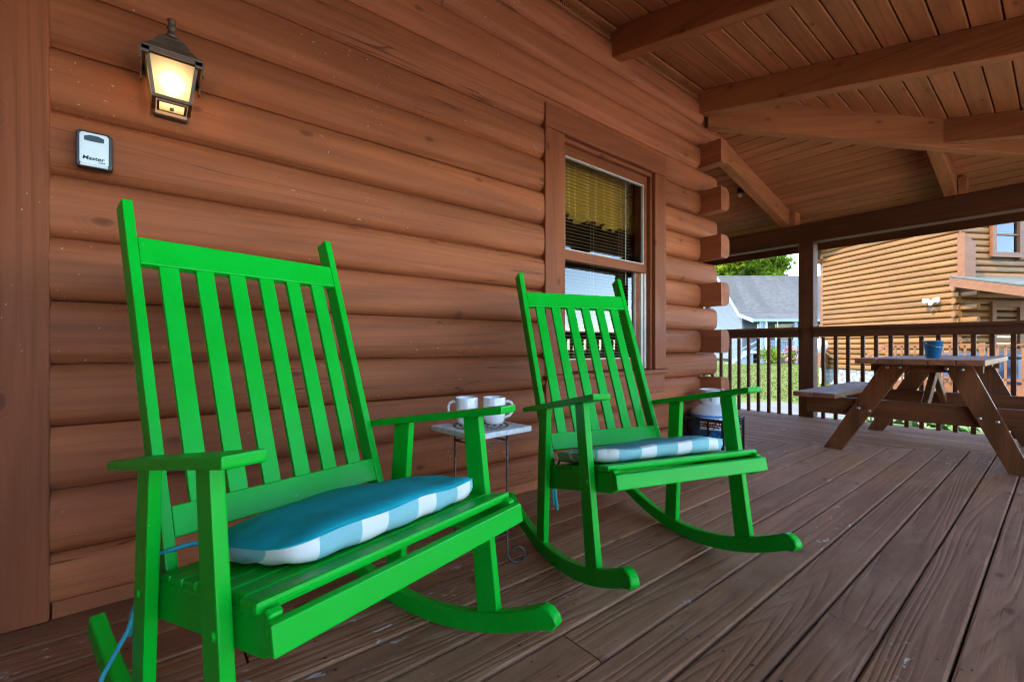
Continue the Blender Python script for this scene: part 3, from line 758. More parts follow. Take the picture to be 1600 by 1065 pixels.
    back_board('lower_rail', -0.2765, 0.2765, 0.367, 0.434, 0.001, 0.026)
    for i in range(6):
        x0 = -0.2765+0.041+i*(0.0447+0.0408)
        back_board('back_slat', x0, x0+0.0447, 0.430, 1.021, 0.006, 0.015)
    # seat slats
    for i in range(7):
        ya = -0.205+0.0682*i; yb_ = ya+0.0575
        zt = lambda q: 0.3105+0.2096*(q+0.207)
        hw = 0.317 if i < 6 else 0.329
        ya2 = -0.002+ya
        m = MB().hexa([(-hw, ya2, zt(ya2)-0.022), (hw, ya2, zt(ya2)-0.022), (hw, yb_, zt(yb_)-0.022), (-hw, yb_, zt(yb_)-0.022), (-hw, ya2, zt(ya2)), (hw, ya2, zt(ya2)), (hw, yb_, zt(yb_)), (-hw, yb_, zt(yb_))])
        cpart('seat_slat', m, t, 0.005 if i < 6 else 0.008, 2)
    m = MB().hexa([(-0.325, 0.293, 0.342), (0.325, 0.293, 0.342), (0.325, 0.310, 0.339), (-0.325, 0.310, 0.339), (-0.325, 0.284, 0.387), (0.325, 0.284, 0.387), (0.325, 0.301, 0.386), (-0.325, 0.301, 0.386)])
    cpart('front_apron', m, t, 0.004, 2)
    m = MB().box(-0.30, 0.30, -0.06, -0.035, 0.262, 0.315); cpart('seat_brace', m, t, 0.002, 1)
    return t
# local +x is the viewer's right, local +y the sitter's front
def chair_matrix(px_, py_, yaw, pitch, sc=1.0):
    c, s = math.cos(yaw), math.sin(yaw)
    # columns: lateral (c,s,0), front (s,-c,0), up
    B = Matrix(((c, s, 0, px_), (s, -c, 0, py_), (0, 0, 1, 0), (0, 0, 0, 1)))
    return B
ch1 = make_chair('green slatted rocking chair nearest the door casing, under the lantern')
def place(o, x, y, yaw, pitch, zoff, sc):
    """mirror-free placement: the chair is symmetric, so face it by a half turn"""
    o.location = (x, y, zoff); o.rotation_mode = 'XYZ'
    o.rotation_euler = (pitch, 0, yaw+math.pi); o.scale = (sc, sc, sc)
place(ch1, 0.377*KC, 1.116*KC, 0.263, 0.0, 0.0532, 1.0)
# with the half turn local +y points to (sin yaw, -cos yaw): the sitter's front
ch2 = copy_tree(ch1); tag(ch2, 'green slatted rocking chair in front of the window, beyond the side table')
K2 = 0.9276
place(ch2, 1.540*K2, 1.062*K2, -0.311, 0.036, 0.80*(1-K2), K2/KC)

# cushions
def cushion(label, mat, hw, hd, seed, top=0.024, bot=0.048):
    rnd = random.Random(seed); n = 44; m = MB()
    def rim(u, v):
        """sideways waviness of the edge"""
        return 1+0.020*math.sin(5.3*u+seed)*abs(v)**3+0.022*math.sin(4.1*v+seed*2)*abs(u)**3
    def xy(u, v):
        k_ = 1-0.17*(abs(u)**3.2)*(abs(v)**3.2)
        r_ = rim(u, v); return hw*u*k_*r_, hd*v*k_*r_
    def zseam(u, v): return 0.004*math.sin(3.4*u+seed)+0.003*math.sin(4.7*v+1.3*seed)+0.002*math.sin(9*u+2*seed)
    def edge(u, v, p):
        return (max(0, 1-abs(u)**p)*max(0, 1-abs(v)**p))
    for side in (1, -1):
        b = len(m.v)
        for i in range(n+1):
            for j in range(n+1):
                u = math.sin((-1+2*i/n)*math.pi/2); v = math.sin((-1+2*j/n)*math.pi/2)
                x_, y_ = xy(u, v); e = edge(u, v, 9)**0.38
                if side > 0:
                    bump = 1+0.16*math.sin(2.2*u+seed)+0.12*math.cos(2.9*v+seed*2)
                    pk = 0.10*math.sin(13*u+5*v+seed)*abs(v)**3+0.10*math.sin(12*v-4*u+seed)*abs(u)**3+0.05*math.sin(7*u+6*v)
                    z_ = zseam(u, v)+top*edge(u, v, 3.2)**0.55*(bump+pk)
                else:
                    fold = 0.09*math.sin(17*u+seed)*abs(v)**6+0.09*math.sin(15*v+seed)*abs(u)**6
                    z_ = zseam(u, v)*(1-e)-bot*e*(1+fold)
                m.v.append((x_, y_, z_))
        for i in range(n):
            for j in range(n):
                a = b+i*(n+1)+j; m.f.append((a, a+1, a+n+2, a+n+1))
    me = m.mesh('seat_cushion'); bm = bmesh.new(); bm.from_mesh(me)
    bmesh.ops.remove_doubles(bm, verts=bm.verts, dist=0.0004); bmesh.ops.recalc_face_normals(bm, faces=bm.faces)
    for f in bm.faces: f.smooth = True
    bm.to_mesh(me); bm.free()
    o = link('seat_cushion', me, mat); tag(o, label, 'cushion', 'cushions on the rocking chairs')
    pp = []
    for q in range(4):
        for i in range(n):
            s_ = math.sin((-1+2*i/n)*math.pi/2)
            u, v = ((s_, -1), (1, s_), (-s_, 1), (-1, -s_))[q]
            x_, y_ = xy(u, v); pp.append((x_, y_, zseam(u, v)))
    link('piping', MB().tube(pp, 0.0022, 6, True).mesh('piping', smooth=True), mat, o)
    return o
bpy.context.view_layer.update()
def on_chair(ch, o, x, y, z, slope=0.185, rz=0.0):
    o.matrix_world = ch.matrix_world @ Matrix.Translation((x*KC, y*KC, z*KC)) @ Matrix.Rotation(math.atan(slope), 4, 'X') @ Matrix.Rotation(rz, 4, 'Z')
cu1 = cushion('plump teal cushion with white checked underside on the nearer rocking chair', M['cushion'], 0.268, 0.198, 1.3)
on_chair(ch1, cu1, -0.022, 0.005, 0.409, 0.21, 0.02)
cu2 = cushion('faded teal and white checked cushion on the further rocking chair', M['cushion2'], 0.285, 0.20, 2.9, 0.018, 0.040)
on_chair(ch2, cu2, 0.012, 0.0, 0.398, 0.21, -0.02)
def ribbon(o, pts, name='tie', w=0.005):
    mw = o.matrix_world.inverted()
    link(name, MB().tube([mw @ Vector(p) for p in pts], w, 6).mesh(name, smooth=True), M['ribbon'], o)

# ================================================================== wall lantern
LX, LY = 0.058, 1.778
lan = thing('wall_lantern', 'lit bronze wall lantern with frosted glass on the log wall above the lockbox', 'lantern', (LX, LY, 1.50))
def frustum(m, z0, w0, d0, z1, w1, d1, yc0=0.0, yc1=0.0):
    return m.hexa([(-w0, yc0-d0, z0), (w0, yc0-d0, z0), (w0, yc0+d0, z0), (-w0, yc0+d0, z0), (-w1, yc1-d1, z1), (w1, yc1-d1, z1), (w1, yc1+d1, z1), (-w1, yc1+d1, z1)])
m = MB(); frustum(m, 0.186, 0.076, 0.076, 0.196, 0.076, 0.076); frustum(m, 0.1962, 0.071, 0.071, 0.222, 0.052, 0.052); frustum(m, 0.2222, 0.050, 0.050, 0.255, 0.034, 0.034); frustum(m, 0.2552, 0.034, 0.034, 0.274, 0.014, 0.014)
link('cap', m.mesh('cap', 0.0015), M['bronze'], lan)
m = MB()
for sx in (-1, 1):
    for sy in (-1, 1):
        m.box(sx*0.076-0.002, sx*0.076+0.002, sy*0.066-0.010, sy*0.066+0.010, 0.148, 0.187); m.box(sx*0.066-0.010, sx*0.066+0.010, sy*0.076-0.002, sy*0.076+0.002, 0.168, 0.187)
m.box(-0.074, 0.074, -0.078, -0.074, 0.176, 0.187); m.box(-0.078, -0.074, -0.074, 0.074, 0.170, 0.187); m.box(0.074, 0.078, -0.074, 0.074, 0.170, 0.187)
link('eave_skirt', m.mesh('eave_skirt'), M['bronze'], lan)
link('finial', MB().lathe([(0.016, 0.2720), (0.017, 0.2800), (0.012, 0.2860), (0.010, 0.2970), (0.014, 0.3040), (0.009, 0.3110), (0.010, 0.3230), (0.0125, 0.3300), (0.006, 0.3350), (0, 0.3360)], n=16).mesh('finial', smooth=True), M['bronze'], lan)
m = MB(); zt, zb_, wt, wb = 0.186, 0.062, 0.061, 0.045
for sx in (-1, 1):
    for sy in (-1, 1):
        m.bar((sx*wb, sy*wb, zb_), (sx*wt, sy*wt, zt), 0.009, 0.009, (0, 1, 0))
frustum(m, 0.034, wb+0.005, wb+0.005, 0.043, wb+0.006, wb+0.006)
for s in (-1, 1):
    m.box(-wt, wt, s*wt-0.004, s*wt+0.004, 0.176, 0.186); m.box(s*wt-0.004, s*wt+0.004, -wt, wt, 0.176, 0.186)
# open ring round the bottom glass
m2 = MB()
for s in (-1, 1):
    m2.box(-0.037, 0.037, s*0.033-0.003, s*0.033+0.003, 0.053, 0.0575); m2.box(s*0.034-0.003, s*0.034+0.003, -0.030, 0.030, 0.053, 0.0575)
m.v = [p for p in m.v]; 
mm = MB()                                             # cage without the solid floor
for sx in (-1, 1):
    for sy in (-1, 1): mm.bar((sx*wb, sy*wb, zb_), (sx*wt, sy*wt, zt), 0.009, 0.009, (0, 1, 0))
for s in (-1, 1):
    mm.box(-wt, wt, s*wt-0.004, s*wt+0.004, 0.176, 0.186); mm.box(s*wt-0.004, s*wt+0.004, -wt, wt, 0.176, 0.186)
    if s < 0: mm.box(-wb-.004, wb+.004, s*wb-0.005, s*wb+0.005, 0.057, 0.067)
    mm.box(s*wb-0.005, s*wb+0.005, -wb, wb, 0.057, 0.067)
link('cage', mm.mesh('cage'), M['bronze'], lan)
link('base_rim', m2.mesh('base_rim'), M['bronze'], lan)
for q in range(4):
    a = q*math.pi/2; c, s = round(math.cos(a)), round(math.sin(a))
    def rp(x, y, z): return (x*c-y*s, x*s+y*c, z)
    g = MB().add([rp(-wb+.004, -wb, 0.066), rp(wb-.004, -wb, 0.066), rp(wt-.004, -wt, 0.177), rp(-wt+.004, -wt, 0.177)], [(0, 1, 2, 3)])
    if q != 2: link('pane', g.mesh('pane'), M['frost'] if q == 0 else M['frost2'], lan)
link('bottom_pane', MB().add([(-0.031, -0.030, 0.054), (0.031, -0.030, 0.054), (0.031, 0.030, 0.054), (-0.031, 0.030, 0.054)], [(0, 1, 2, 3)]).mesh('bottom_pane'), M['frost'], lan)
link('latch', MB().box(-0.005, 0.005, -0.006, 0.006, 0.047, 0.0535).mesh('latch'), M['bronze'], lan)
link('bulb', MB().lathe([(0, 0.090), (0.014, 0.094), (0.020, 0.107), (0.020, 0.119), (0.013, 0.133), (0.009, 0.147), (0.009, 0.165), (0, 0.165)], n=14).mesh('bulb', smooth=True), M['bulb'], lan)
link('back_plate', MB().box(-0.045, 0.045, 0.062, 0.098, 0.05, 0.20).mesh('back_plate', 0.004), M['bronze'], lan)
pl = bpy.data.lights.new('lantern_light', 'POINT'); pl.energy = 0.17; pl.color = (1.0, 0.74, 0.42); pl.shadow_soft_size = 0.018
po = bpy.data.objects.new('lantern_light', pl); COL.objects.link(po); po.location = (LX, LY-0.026, 1.50+0.113)

# ================================================================== key lockbox
lb = thing('lockbox', 'silver and black key lockbox fixed to the logs below the lantern', 'lockbox', (-0.1255, 1.868, 1.392))
def rr(w, h0, h1, r, top_arch=0.0, n=6):
    """rounded rectangle outline in x,z (front view), arched top"""
    P = []
    for cx_, cz_, a0 in ((w-r, h0+r, -90), (w-r, h1-r, 0), (-w+r, h1-r, 90), (-w+r, h0+r, 180)):
        for i in range(n+1):
            a = R(a0+90*i/n); P.append((cx_+r*math.cos(a), cz_+r*math.sin(a)))
    return [(x_, z_+(top_arch*(1-(x_/w)**2) if z_ > 0 else 0)) for x_, z_ in P]
link('case', MB().prism(rr(0.041, -0.055, 0.050, 0.010, 0.007), 'y', -0.034, 0.0).mesh('case', 0.003, 2), M['blacktrim'], lb)
link('face_plate', MB().prism(rr(0.0325, -0.047, 0.044, 0.007, 0.006), 'y', -0.0385, -0.034).mesh('face_plate', 0.0015, 2), M['silver'], lb)
link('shutter_window', MB().prism([(-0.022, 0.022), (-0.008, 0.021), (0.008, 0.021), (0.022, 0.022), (0.022, 0.034), (0.010, 0.039), (-0.010, 0.039), (-0.022, 0.034)], 'y', -0.0398, -0.0386).mesh('shutter_window'), M['smoke'], lb)
link('bottom_lip', MB().box(-0.031, 0.031, -0.040, -0.033, -0.0535, -0.0475).mesh('bottom_lip', 0.001), M['silver'], lb)
def text(s, size, loc, parent, mat, shear=0.0, extr=0.0004, name='lettering', rot=(R(90), 0, 0), off=0.0, sx=1.0):
    cu = bpy.data.curves.new('lettering', 'FONT'); cu.body = s; cu.size = size; cu.extrude = extr; cu.shear = shear; cu.align_x = 'CENTER'; cu.offset = off
    to = bpy.data.objects.new(name, cu)
    dg = None
    COL.objects.link(to); bpy.context.view_layer.update()
    me = bpy.data.meshes.new_from_object(to.evaluated_get(bpy.context.evaluated_depsgraph_get()))
    bpy.data.objects.remove(to); me.name = 'lettering'; me.materials.clear()
    o = link(name, me, mat, parent); o.location = loc; o.rotation_euler = rot; o.scale = (sx, 1, 1); return o
text('Master', 0.0155, (-0.002, -0.0389, -0.034), lb, M['ink'], 0.15, off=0.0004, sx=1.12)
text('Lock', 0.0068, (0.017, -0.0389, -0.0405), lb, M['ink'], 0.1, off=0.0002, sx=1.15)

# ================================================================== side table with two mugs
TBX, TBY, TBZ = 0.958, 1.362, 0.510
st = thing('side_table', 'small white topped side table on scrolled iron legs between the rocking chairs', 'side table', (TBX, TBY, 0), R(4.0))
HW = 0.133
link('table_top', MB().box(-HW, HW, -HW, HW, TBZ-0.020, TBZ).mesh('table_top', 0.004, 2), M['tabletop'], st)
ringm = MB()
for rr_ in (0.028, 0.052, 0.076, 0.098):
    n = int(rr_*520)
    for q in range(n):
        a = 2*math.pi*q/n; w = 0.0038
        cx_, cy_ = rr_*math.cos(a), rr_*math.sin(a)
        ringm.box(cx_-w, cx_+w, cy_-w, cy_+w, TBZ+0.0002, TBZ+0.0022)
rg = link('mosaic', ringm.mesh('mosaic'), M['rust'], st); rg['kind'] = 'stuff'
for q in range(4):
    a = math.pi/4+q*math.pi/2; d = Vector((math.cos(a), math.sin(a), 0)); r0 = 0.097
    pts = [d*r0+Vector((0, 0, TBZ-0.02)), d*r0+Vector((0, 0, 0.3)), d*r0+Vector((0, 0, 0.085))]
    for i in range(1, 19):                         # S-curve foot ending in a scroll
        t_ = i/18; ang = R(180+330*t_); rad = 0.036*(1-0.52*t_**1.5)
        c0 = d*(r0+0.036)+Vector((0, 0, 0.085-0.044))
        pts.append(c0+d*(rad*math.cos(ang))+Vector((0, 0, rad*1.05*math.sin(ang))))
    link('leg', MB().tube(pts, 0.0045, 7).mesh('leg', smooth=True), M['iron'], st)
sq = [(math.cos(math.pi/4+q*math.pi/2)*0.097, math.sin(math.pi/4+q*math.pi/2)*0.097) for q in range(4)]
for zz in (TBZ-0.055, 0.11):
    m = MB()
    for q in range(4):
        a, b = sq[q], sq[(q+1) % 4]; m.tube([(a[0], a[1], zz), (b[0], b[1], zz)], 0.0034, 6)
    link('stretcher', m.mesh('stretcher', smooth=True), M['iron'], st)
def mug(label, x, y, hang):
    t = thing('mug', label, 'mug', (x, y, TBZ+0.0025), hang, 'white mugs on the side table')
    prof = [(0.0, 0.0), (0.030, 0.0), (0.034, 0.003), (0.039, 0.012), (0.0415, 0.03), (0.0420, 0.06), (0.0422, 0.097), (0.0412, 0.099), (0.0396, 0.097), (0.0392, 0.05), (0.036, 0.012), (0.0, 0.008)]
    smooth_by_angle(link('body', MB().lathe(prof, n=36).mesh('body'), M['white_ceramic'], t), 50)
    hp = [(0.040, 0, 0.080), (0.052, 0, 0.084), (0.064, 0, 0.078), (0.070, 0, 0.062), (0.068, 0, 0.045), (0.058, 0, 0.030), (0.040, 0, 0.022)]
    link('handle', MB().tube(hp, 0.0052, 8).mesh('handle', smooth=True), M['white_ceramic'], t)
mug('white mug on the side table with its handle turned left', 0.932, 1.418, R(141))
mug('white mug on the side table with its handle turned right', 1.016, 1.357, R(-39))

# ================================================================== milk crate and propane tank by the corner
CX, CY = 3.335, 1.690
cr = thing('milk_crate', 'black plastic milk crate on the deck at the log corner behind the further chair', 'crate', (CX, CY, 0.002))
cw, chh = 0.165, 0.275
def crate_side():
    m = MB()
    m.box(-cw, cw, -0.004, 0.004, 0.0, 0.022).box(-cw, cw, -0.006, 0.006, chh-0.022, chh)
    for xx in (-cw+0.006, -0.055, 0.055, cw-0.006): m.box(xx-0.006, xx+0.006, -0.005, 0.005, 0.0, chh)
    for zz in (chh-0.040, chh-0.058): m.box(-cw, cw, -0.003, 0.003, zz-0.0035, zz+0.0035)
    for i in range(-6, 7):                              # diagonal lattice
        for s in (-1, 1):
            x0 = i*0.07; p0 = Vector((x0, 0, 0.022)); L = chh-0.105
            p1 = Vector((x0+s*L*0.9, 0, 0.022+L))
            a, b = (p0, p1)
            lo, hi = 0.0, 1.0
            dx = b.x-a.x
            for lim in (-cw, cw):
                if dx != 0:
                    tt = (lim-a.x)/dx
                    if (a.x < -cw and lim == -cw) or (a.x > cw and lim == cw): lo = max(lo, tt)
                    elif (b.x < -cw and lim == -cw) or (b.x > cw and lim == cw): hi = min(hi, tt)
            if lo < hi-0.02 and -0.45 < x0 < 0.45 and not (abs(a.x+dx*lo) > cw+0.002): m.bar(a+(b-a)*lo, a+(b-a)*hi, 0.0035, 0.0035, (0, 1, 0))
    return m.mesh('crate_side')
csm = crate_side()
for q, (dx, dy) in enumerate(((0, -cw), (cw, 0), (0, cw), (-cw, 0))):
    link('crate_side', csm, M['black'], cr, Matrix.Translation((dx, dy, 0)) @ Matrix.Rotation(q*math.pi/2, 4, 'Z'))
link('crate_floor', MB().box(-cw, cw, -cw, cw, 0.0, 0.006).mesh('crate_floor'), M['black'], cr)
tk = thing('propane_tank', 'pale grey gas bottle with a blue sleeve standing in the milk crate', 'gas bottle', (CX, CY, 0.009))
prof = [(0.0, 0.0), (0.10, 0.0), (0.125, 0.015), (0.145, 0.045), (0.150, 0.08), (0.150, 0.285), (0.146, 0.308), (0.130, 0.337), (0.095, 0.360), (0.05, 0.371), (0.0, 0.374)]
smooth_by_angle(link('cylinder', MB().lathe(prof, n=36).mesh('cylinder'), M['tank'], tk), 60)
link('sleeve', MB().lathe([(0.1525, 0.085), (0.1528, 0.27), (0.1530, 0.288)], n=36).mesh('sleeve', smooth=True), M['tanklabel'], tk)
col = MB()
for i in range(22):
    a0 = R(325+280*i/22); a1 = R(325+280*(i+1)/22)
    for r_, sgn in ((0.088, 1),):
        p = [(r_*math.cos(a0), r_*math.sin(a0)), (r_*math.cos(a1), r_*math.sin(a1)), ((r_-.004)*math.cos(a1), (r_-.004)*math.sin(a1)), ((r_-.004)*math.cos(a0), (r_-.004)*math.sin(a0))]
        hole = i in (5, 6, 14, 15, 18)
        col.prism(p, 'z', 0.352, 0.385 if hole else 0.462)
        if hole: col.prism(p, 'z', 0.432, 0.462)
link('collar', col.mesh('collar'), M['tank'], tk)
link('collar_rim', MB().tube([(0.087*math.cos(R(325+280*i/30)), 0.087*math.sin(R(325+280*i/30)), 0.465) for i in range(31)], 0.006, 7).mesh('collar_rim', smooth=True), M['whitepaint'], tk)
link('valve', MB().lathe([(0.016, 0.370), (0.016, 0.405), (0.011, 0.407), (0.011, 0.43), (0.0, 0.432)], n=12).mesh('valve'), M['steel'], tk)
link('safety_cap', MB().box(0.000, 0.055, -0.098, -0.055, 0.372, 0.440).mesh('safety_cap', 0.006, 2), M['red'], tk)
# printed label on the sleeve, seen through the crate
lp = MB(); n = 10
for i in range(n+1):
    a = R(-184+66*i/n)
    for zz in (0.185, 0.272): lp.v.append((0.1542*math.cos(a), 0.1542*math.sin(a), zz))
for i in range(n): lp.f.append((2*i, 2*i+2, 2*i+3, 2*i+1))
link('label_patch', lp.mesh('label_patch', smooth=True), M['whitepaint'], tk)
def curved_text(s, size, zz, ang, mat, shear=0.1):
    o = text(s, size, (0, 0, 0), tk, mat, shear, 0.0002, off=0.0010, rot=(0, 0, 0))
    for v in o.data.vertices:
        a = ang+v.co.x/0.156; rad = 0.1552+v.co.z
        v.co = Vector((rad*math.cos(a), rad*math.sin(a), zz+v.co.y))
    return o
curved_text('mid', 0.058, 0.208, R(-160), M['red'])
curved_text('C', 0.058, 0.208, R(-130), M['red'])
xb = MB()
for s in (-1, 1):
    for i in range(6):
        t0, t1 = i/6, (i+1)/6
        def P(t_, dz): 
            a = R(-143)+(t_-0.5)*0.26*s; return (0.1546*math.cos(a), 0.1546*math.sin(a), 0.188+0.082*t_+dz)
        xb.add([P(t0, -.006), P(t1, -.006), P(t1, .006), P(t0, .006)], [(0, 1, 2, 3)])
link('print_cross', xb.mesh('print_cross'), M['tanklabel'], tk)

# ================================================================== picnic table and blue pail
pt = thing('picnic_table', 'reddish brown wooden picnic table with attached benches beyond the rocking chairs', 'picnic table', (4.83, 0.63, 0))
OX, OY = 4.83, 0.63
def pb(name, x0, x1, y0, y1, z0, z1, mat='picnic', bev=0.005, rotY=False):
    me = MB().box(x0-OX, x1-OX, y0-OY, y1-OY, z0, z1).mesh(name, bev, 2)
    o = link(name, me, M[mat], pt)
    if rotY:
        rot = Matrix.Rotation(R(90), 4, 'Z'); me.transform(rot.inverted()); o.matrix_basis = rot
    return o
xN, xF = 3.945, 5.74
for i in range(5):
    y0 = 0.300+0.1305*i
    pb('top_board', xN+random.uniform(-.004, .004), xF, y0, y0+0.127, 0.682, 0.720, 'picnictop')
for (a, b) in ((1.092, 1.230), (1.236, 1.374)):
    pb('bench_board', 4.03, 5.66, a, b, 0.408, 0.446, 'picnictop')
for (a, b) in ((-0.30, -0.162), (-0.156, -0.018)):
    pb('bench_board', 4.03, 5.66, a, b, 0.408, 0.446, 'picnictop')
for xa, s in ((4.20, 1), (5.50, -1)):
    # legs on the outer face, beam and cleat behind them
    for (bt0, bt1, tp0, tp1) in ((1.215, 1.092, 0.845, 0.690), (0.110, 0.218, 0.380, 0.520)):
        yb0, yb1 = sorted((bt0, bt1)); yt0, yt1 = sorted((tp0, tp1)); xx0, xx1 = sorted((xa, xa+s*0.038))
        m = MB().hexa([(xx0-OX, yb0-OY, 0.0), (xx1-OX, yb0-OY, 0), (xx1-OX, yb1-OY, 0), (xx0-OX, yb1-OY, 0), (xx0-OX, yt0-OY, 0.680), (xx1-OX, yt0-OY, 0.680), (xx1-OX, yt1-OY, 0.680), (xx0-OX, yt1-OY, 0.680)])
        o = link('leg', m.mesh('leg', 0.004, 2), M['picnic'], pt)
        upright(o)
    a, b = sorted((xa+s*0.040, xa+s*0.078))
    pb('bench_beam', a, b, -0.27, 1.345, 0.270, 0.405, rotY=True)
    pb('top_cleat', a, b, 0.33, 0.92, 0.625, 0.680, rotY=True)
    xo = xa-s*0.001
    bolt = MB()
    bp = [(0, 0.005), (0.007, 0.0045), (0.0105, 0.002), (0.0115, 0.0)]
    bl_ = MB().lathe(bp, n=12)
    for (yy, zz) in ((0.985, 0.335), (0.918, 0.322), (0.345, 0.335), (0.265, 0.322), (0.815, 0.652), (0.745, 0.654), (0.500, 0.652), (0.425, 0.650)):
        mm = MB(); mm.v = [(xo-s*p[2]-OX, yy+p[0]-OY, zz+p[1]) for p in bl_.v]; mm.f = list(bl_.f)
        link('bolt', mm.mesh('bolt', smooth=True), M['steel'], pt)
for (x0, z0, x1_, z1_, yy) in ((4.30, 0.34, 4.80, 0.66, 0.63), (5.40, 0.34, 4.86, 0.66, 0.66)):
    link('brace', MB().bar((x0-OX, yy-OY, z0), (x1_-OX, yy-OY, z1_), 0.038, 0.075).mesh('brace', 0.003), M['picnic'], pt)
pb('centre_cleat', 4.79, 4.87, 0.33, 0.92, 0.655, 0.681, rotY=True)

pail = thing('pail', 'small blue tin pail standing on the picnic table', 'pail', (4.47, 0.603, 0.7202))
smooth_by_angle(link('body', MB().lathe([(0.0, 0.0), (0.040, 0.0), (0.042, 0.004), (0.0545, 0.118), (0.0575, 0.121), (0.0575, 0.126), (0.053, 0.125), (0.050, 0.11), (0.040, 0.01), (0.0, 0.008)], n=28).mesh('body'), M['bluepot'], pail), 40)
link('bead', MB().tube([(0.0525*math.cos(2*math.pi*i/28), 0.0525*math.sin(2*math.pi*i/28), 0.092) for i in range(28)], 0.0018, 6, True).mesh('bead', smooth=True), M['bluepot'], pail)
hp = []
for i in range(13):
    a = R(-39); q = math.pi*i/12
    hp.append((0.056*math.cos(q)*math.cos(a)+0.058*math.sin(q)*(-0.63), 0.056*math.cos(q)*math.sin(a)+0.058*math.sin(q)*(-0.77), 0.112-0.035*math.sin(q)))
link('handle', MB().tube(hp, 0.0018, 6).mesh('handle', smooth=True), M['steel'], pail)

# small black sensor under the ceiling
se = thing('sensor', 'small black motion sensor under the far ceiling beside a rafter', 'sensor', (5.12, 2.27, SZ(5.12)+RD-0.10))
link('body', MB().box(-0.03, 0.03, -0.025, 0.025, 0.04, 0.095).mesh('body', 0.006, 2), M['black'], se)
link('eye', MB().lathe([(0, -0.005), (0.014, 0.0), (0.022, 0.016), (0.022, 0.04)], n=14).mesh('eye', smooth=True), M['whitepaint'], se)

# cushion ties
mw1 = ch1.matrix_world; mw2 = ch2.matrix_world
def cp(mw, x, y, z): return tuple(mw @ Vector((x*KC, y*KC, z*KC)))
# in the half-turned chair frame the viewer's left is local +x
ribbon(cu1, [cp(mw1, 0.21, -0.155, 0.352), cp(mw1, 0.255, -0.20, 0.356), cp(mw1, 0.315, -0.245, 0.340), cp(mw1, 0.330, -0.285, 0.322), cp(mw1, 0.325, -0.29, 0.25), cp(mw1, 0.345, -0.30, 0.17), cp(mw1, 0.385, -0.31, 0.09), cp(mw1, 0.405, -0.315, 0.02)])
ribbon(cu1, [cp(mw1, 0.325, -0.288, 0.318), cp(mw1, 0.318, -0.30, 0.26), cp(mw1, 0.335, -0.31, 0.20), cp(mw1, 0.34, -0.312, 0.15)])
ribbon(cu2, [cp(mw2, 0.20, -0.16, 0.345), cp(mw2, 0.245, -0.23, 0.33), cp(mw2, 0.258, -0.27, 0.26), cp(mw2, 0.254, -0.27, 0.18), cp(mw2, 0.246, -0.268, 0.10)], w=0.006)
ribbon(cu2, [cp(mw2, 0.250, -0.272, 0.26), cp(mw2, 0.262, -0.275, 0.19), cp(mw2, 0.262, -0.272, 0.12)], w=0.005)
ribbon(cu2, [cp(mw2, -0.20, -0.16, 0.345), cp(mw2, -0.245, -0.23, 0.33), cp(mw2, -0.25, -0.27, 0.26), cp(mw2, -0.245, -0.27, 0.15)], w=0.005)

# ================================================================== neighbouring golden log house
NB = thing('log_house', 'neighbouring golden log house with a low porch roof beyond the picnic table', 'house', (17.865, 1.853, 0), R(-31.3))
# local +x runs along the side facing the deck (B), local +y along the sunlit end wall (A, facing -x)
P_ = 0.185; zz = -0.02; r = 0
gl_mesh = {}
def glog(L): return dlog(L, P_-0.004, 0.055, 0.06, 'log', n=9, jitter=True)
while zz < 6.2:
    zc = zz+P_/2
    # end wall A: local -Y bulge -> house -x : rotate -90 about Z
    top_cut = 4.98+0.36*0
    wl = 4.75
    if zz > 4.45: wl = max(0.3, 4.75-(zz-4.45)/0.36)
    y_off = 4.75-wl
    if zz < 4.45:
        parts_ = [(0, wl)] if r % 3 else [(0, wl*random.uniform(0.35, 0.6))]
        if len(parts_) == 1 and r % 3 == 0: parts_.append((parts_[0][1]+0.006, wl))
    else: parts_ = [(0.0, wl)]
    for (a, b) in parts_:
        link('log', glog(b-a), M['gold'], NB, Matrix.Translation((-0.0, (a+b)/2, zc)) @ Matrix.Rotation(R(-90), 4, 'Z'))
    for (a, b) in ([(0.06, 1.0), (2.05, 6.5)] if 3.33 < zc < 4.7 else [(0.06, 6.5)]):
        if zc < 2.2 and b > 2: b = 6.5
        link('log', glog(b-a), M['gold'], NB, Matrix.Translation(((a+b)/2, 0.06, zc)))
    zz += P_; r += 1
link('inner_wall', MB().box(0.07, 6.5, 0.13, 4.7, -0.6, 6.0).mesh('inner_wall'), M['dark_room'], NB)
link('foundation', MB().box(-0.02, 6.5, 0.02, 4.74, -0.62, -0.022).mesh('foundation'), M['stone'], NB)
rake = MB().prism([(-0.6, 6.75), (5.35, 4.30), (5.35, 4.50), (-0.6, 6.95)], 'x', -0.42, 7.0)
link('roof', rake.mesh('roof'), M['gold2'], NB)
link('corner_board', MB().box(-0.055, 0.0, 4.66, 4.80, -0.05, 4.40).mesh('corner_board'), M['gold2'], NB)
link('eave_board', MB().box(-0.30, 1.5, 4.70, 4.95, 4.05, 4.20).mesh('eave_board'), M['gold2'], NB)
# shaped box post at the near corner, standing on the porch roof
link('corner_box', MB().hexa([(-0.075, -0.17, 2.70), (0.30, -0.17, 2.70), (0.30, 0.02, 2.70), (-0.075, 0.02, 2.70), (-0.075, -0.17, 4.02), (0.30, -0.17, 3.72), (0.30, 0.02, 3.72), (-0.075, 0.02, 4.02)]).mesh('corner_box', 0.01), M['gold2'], NB)
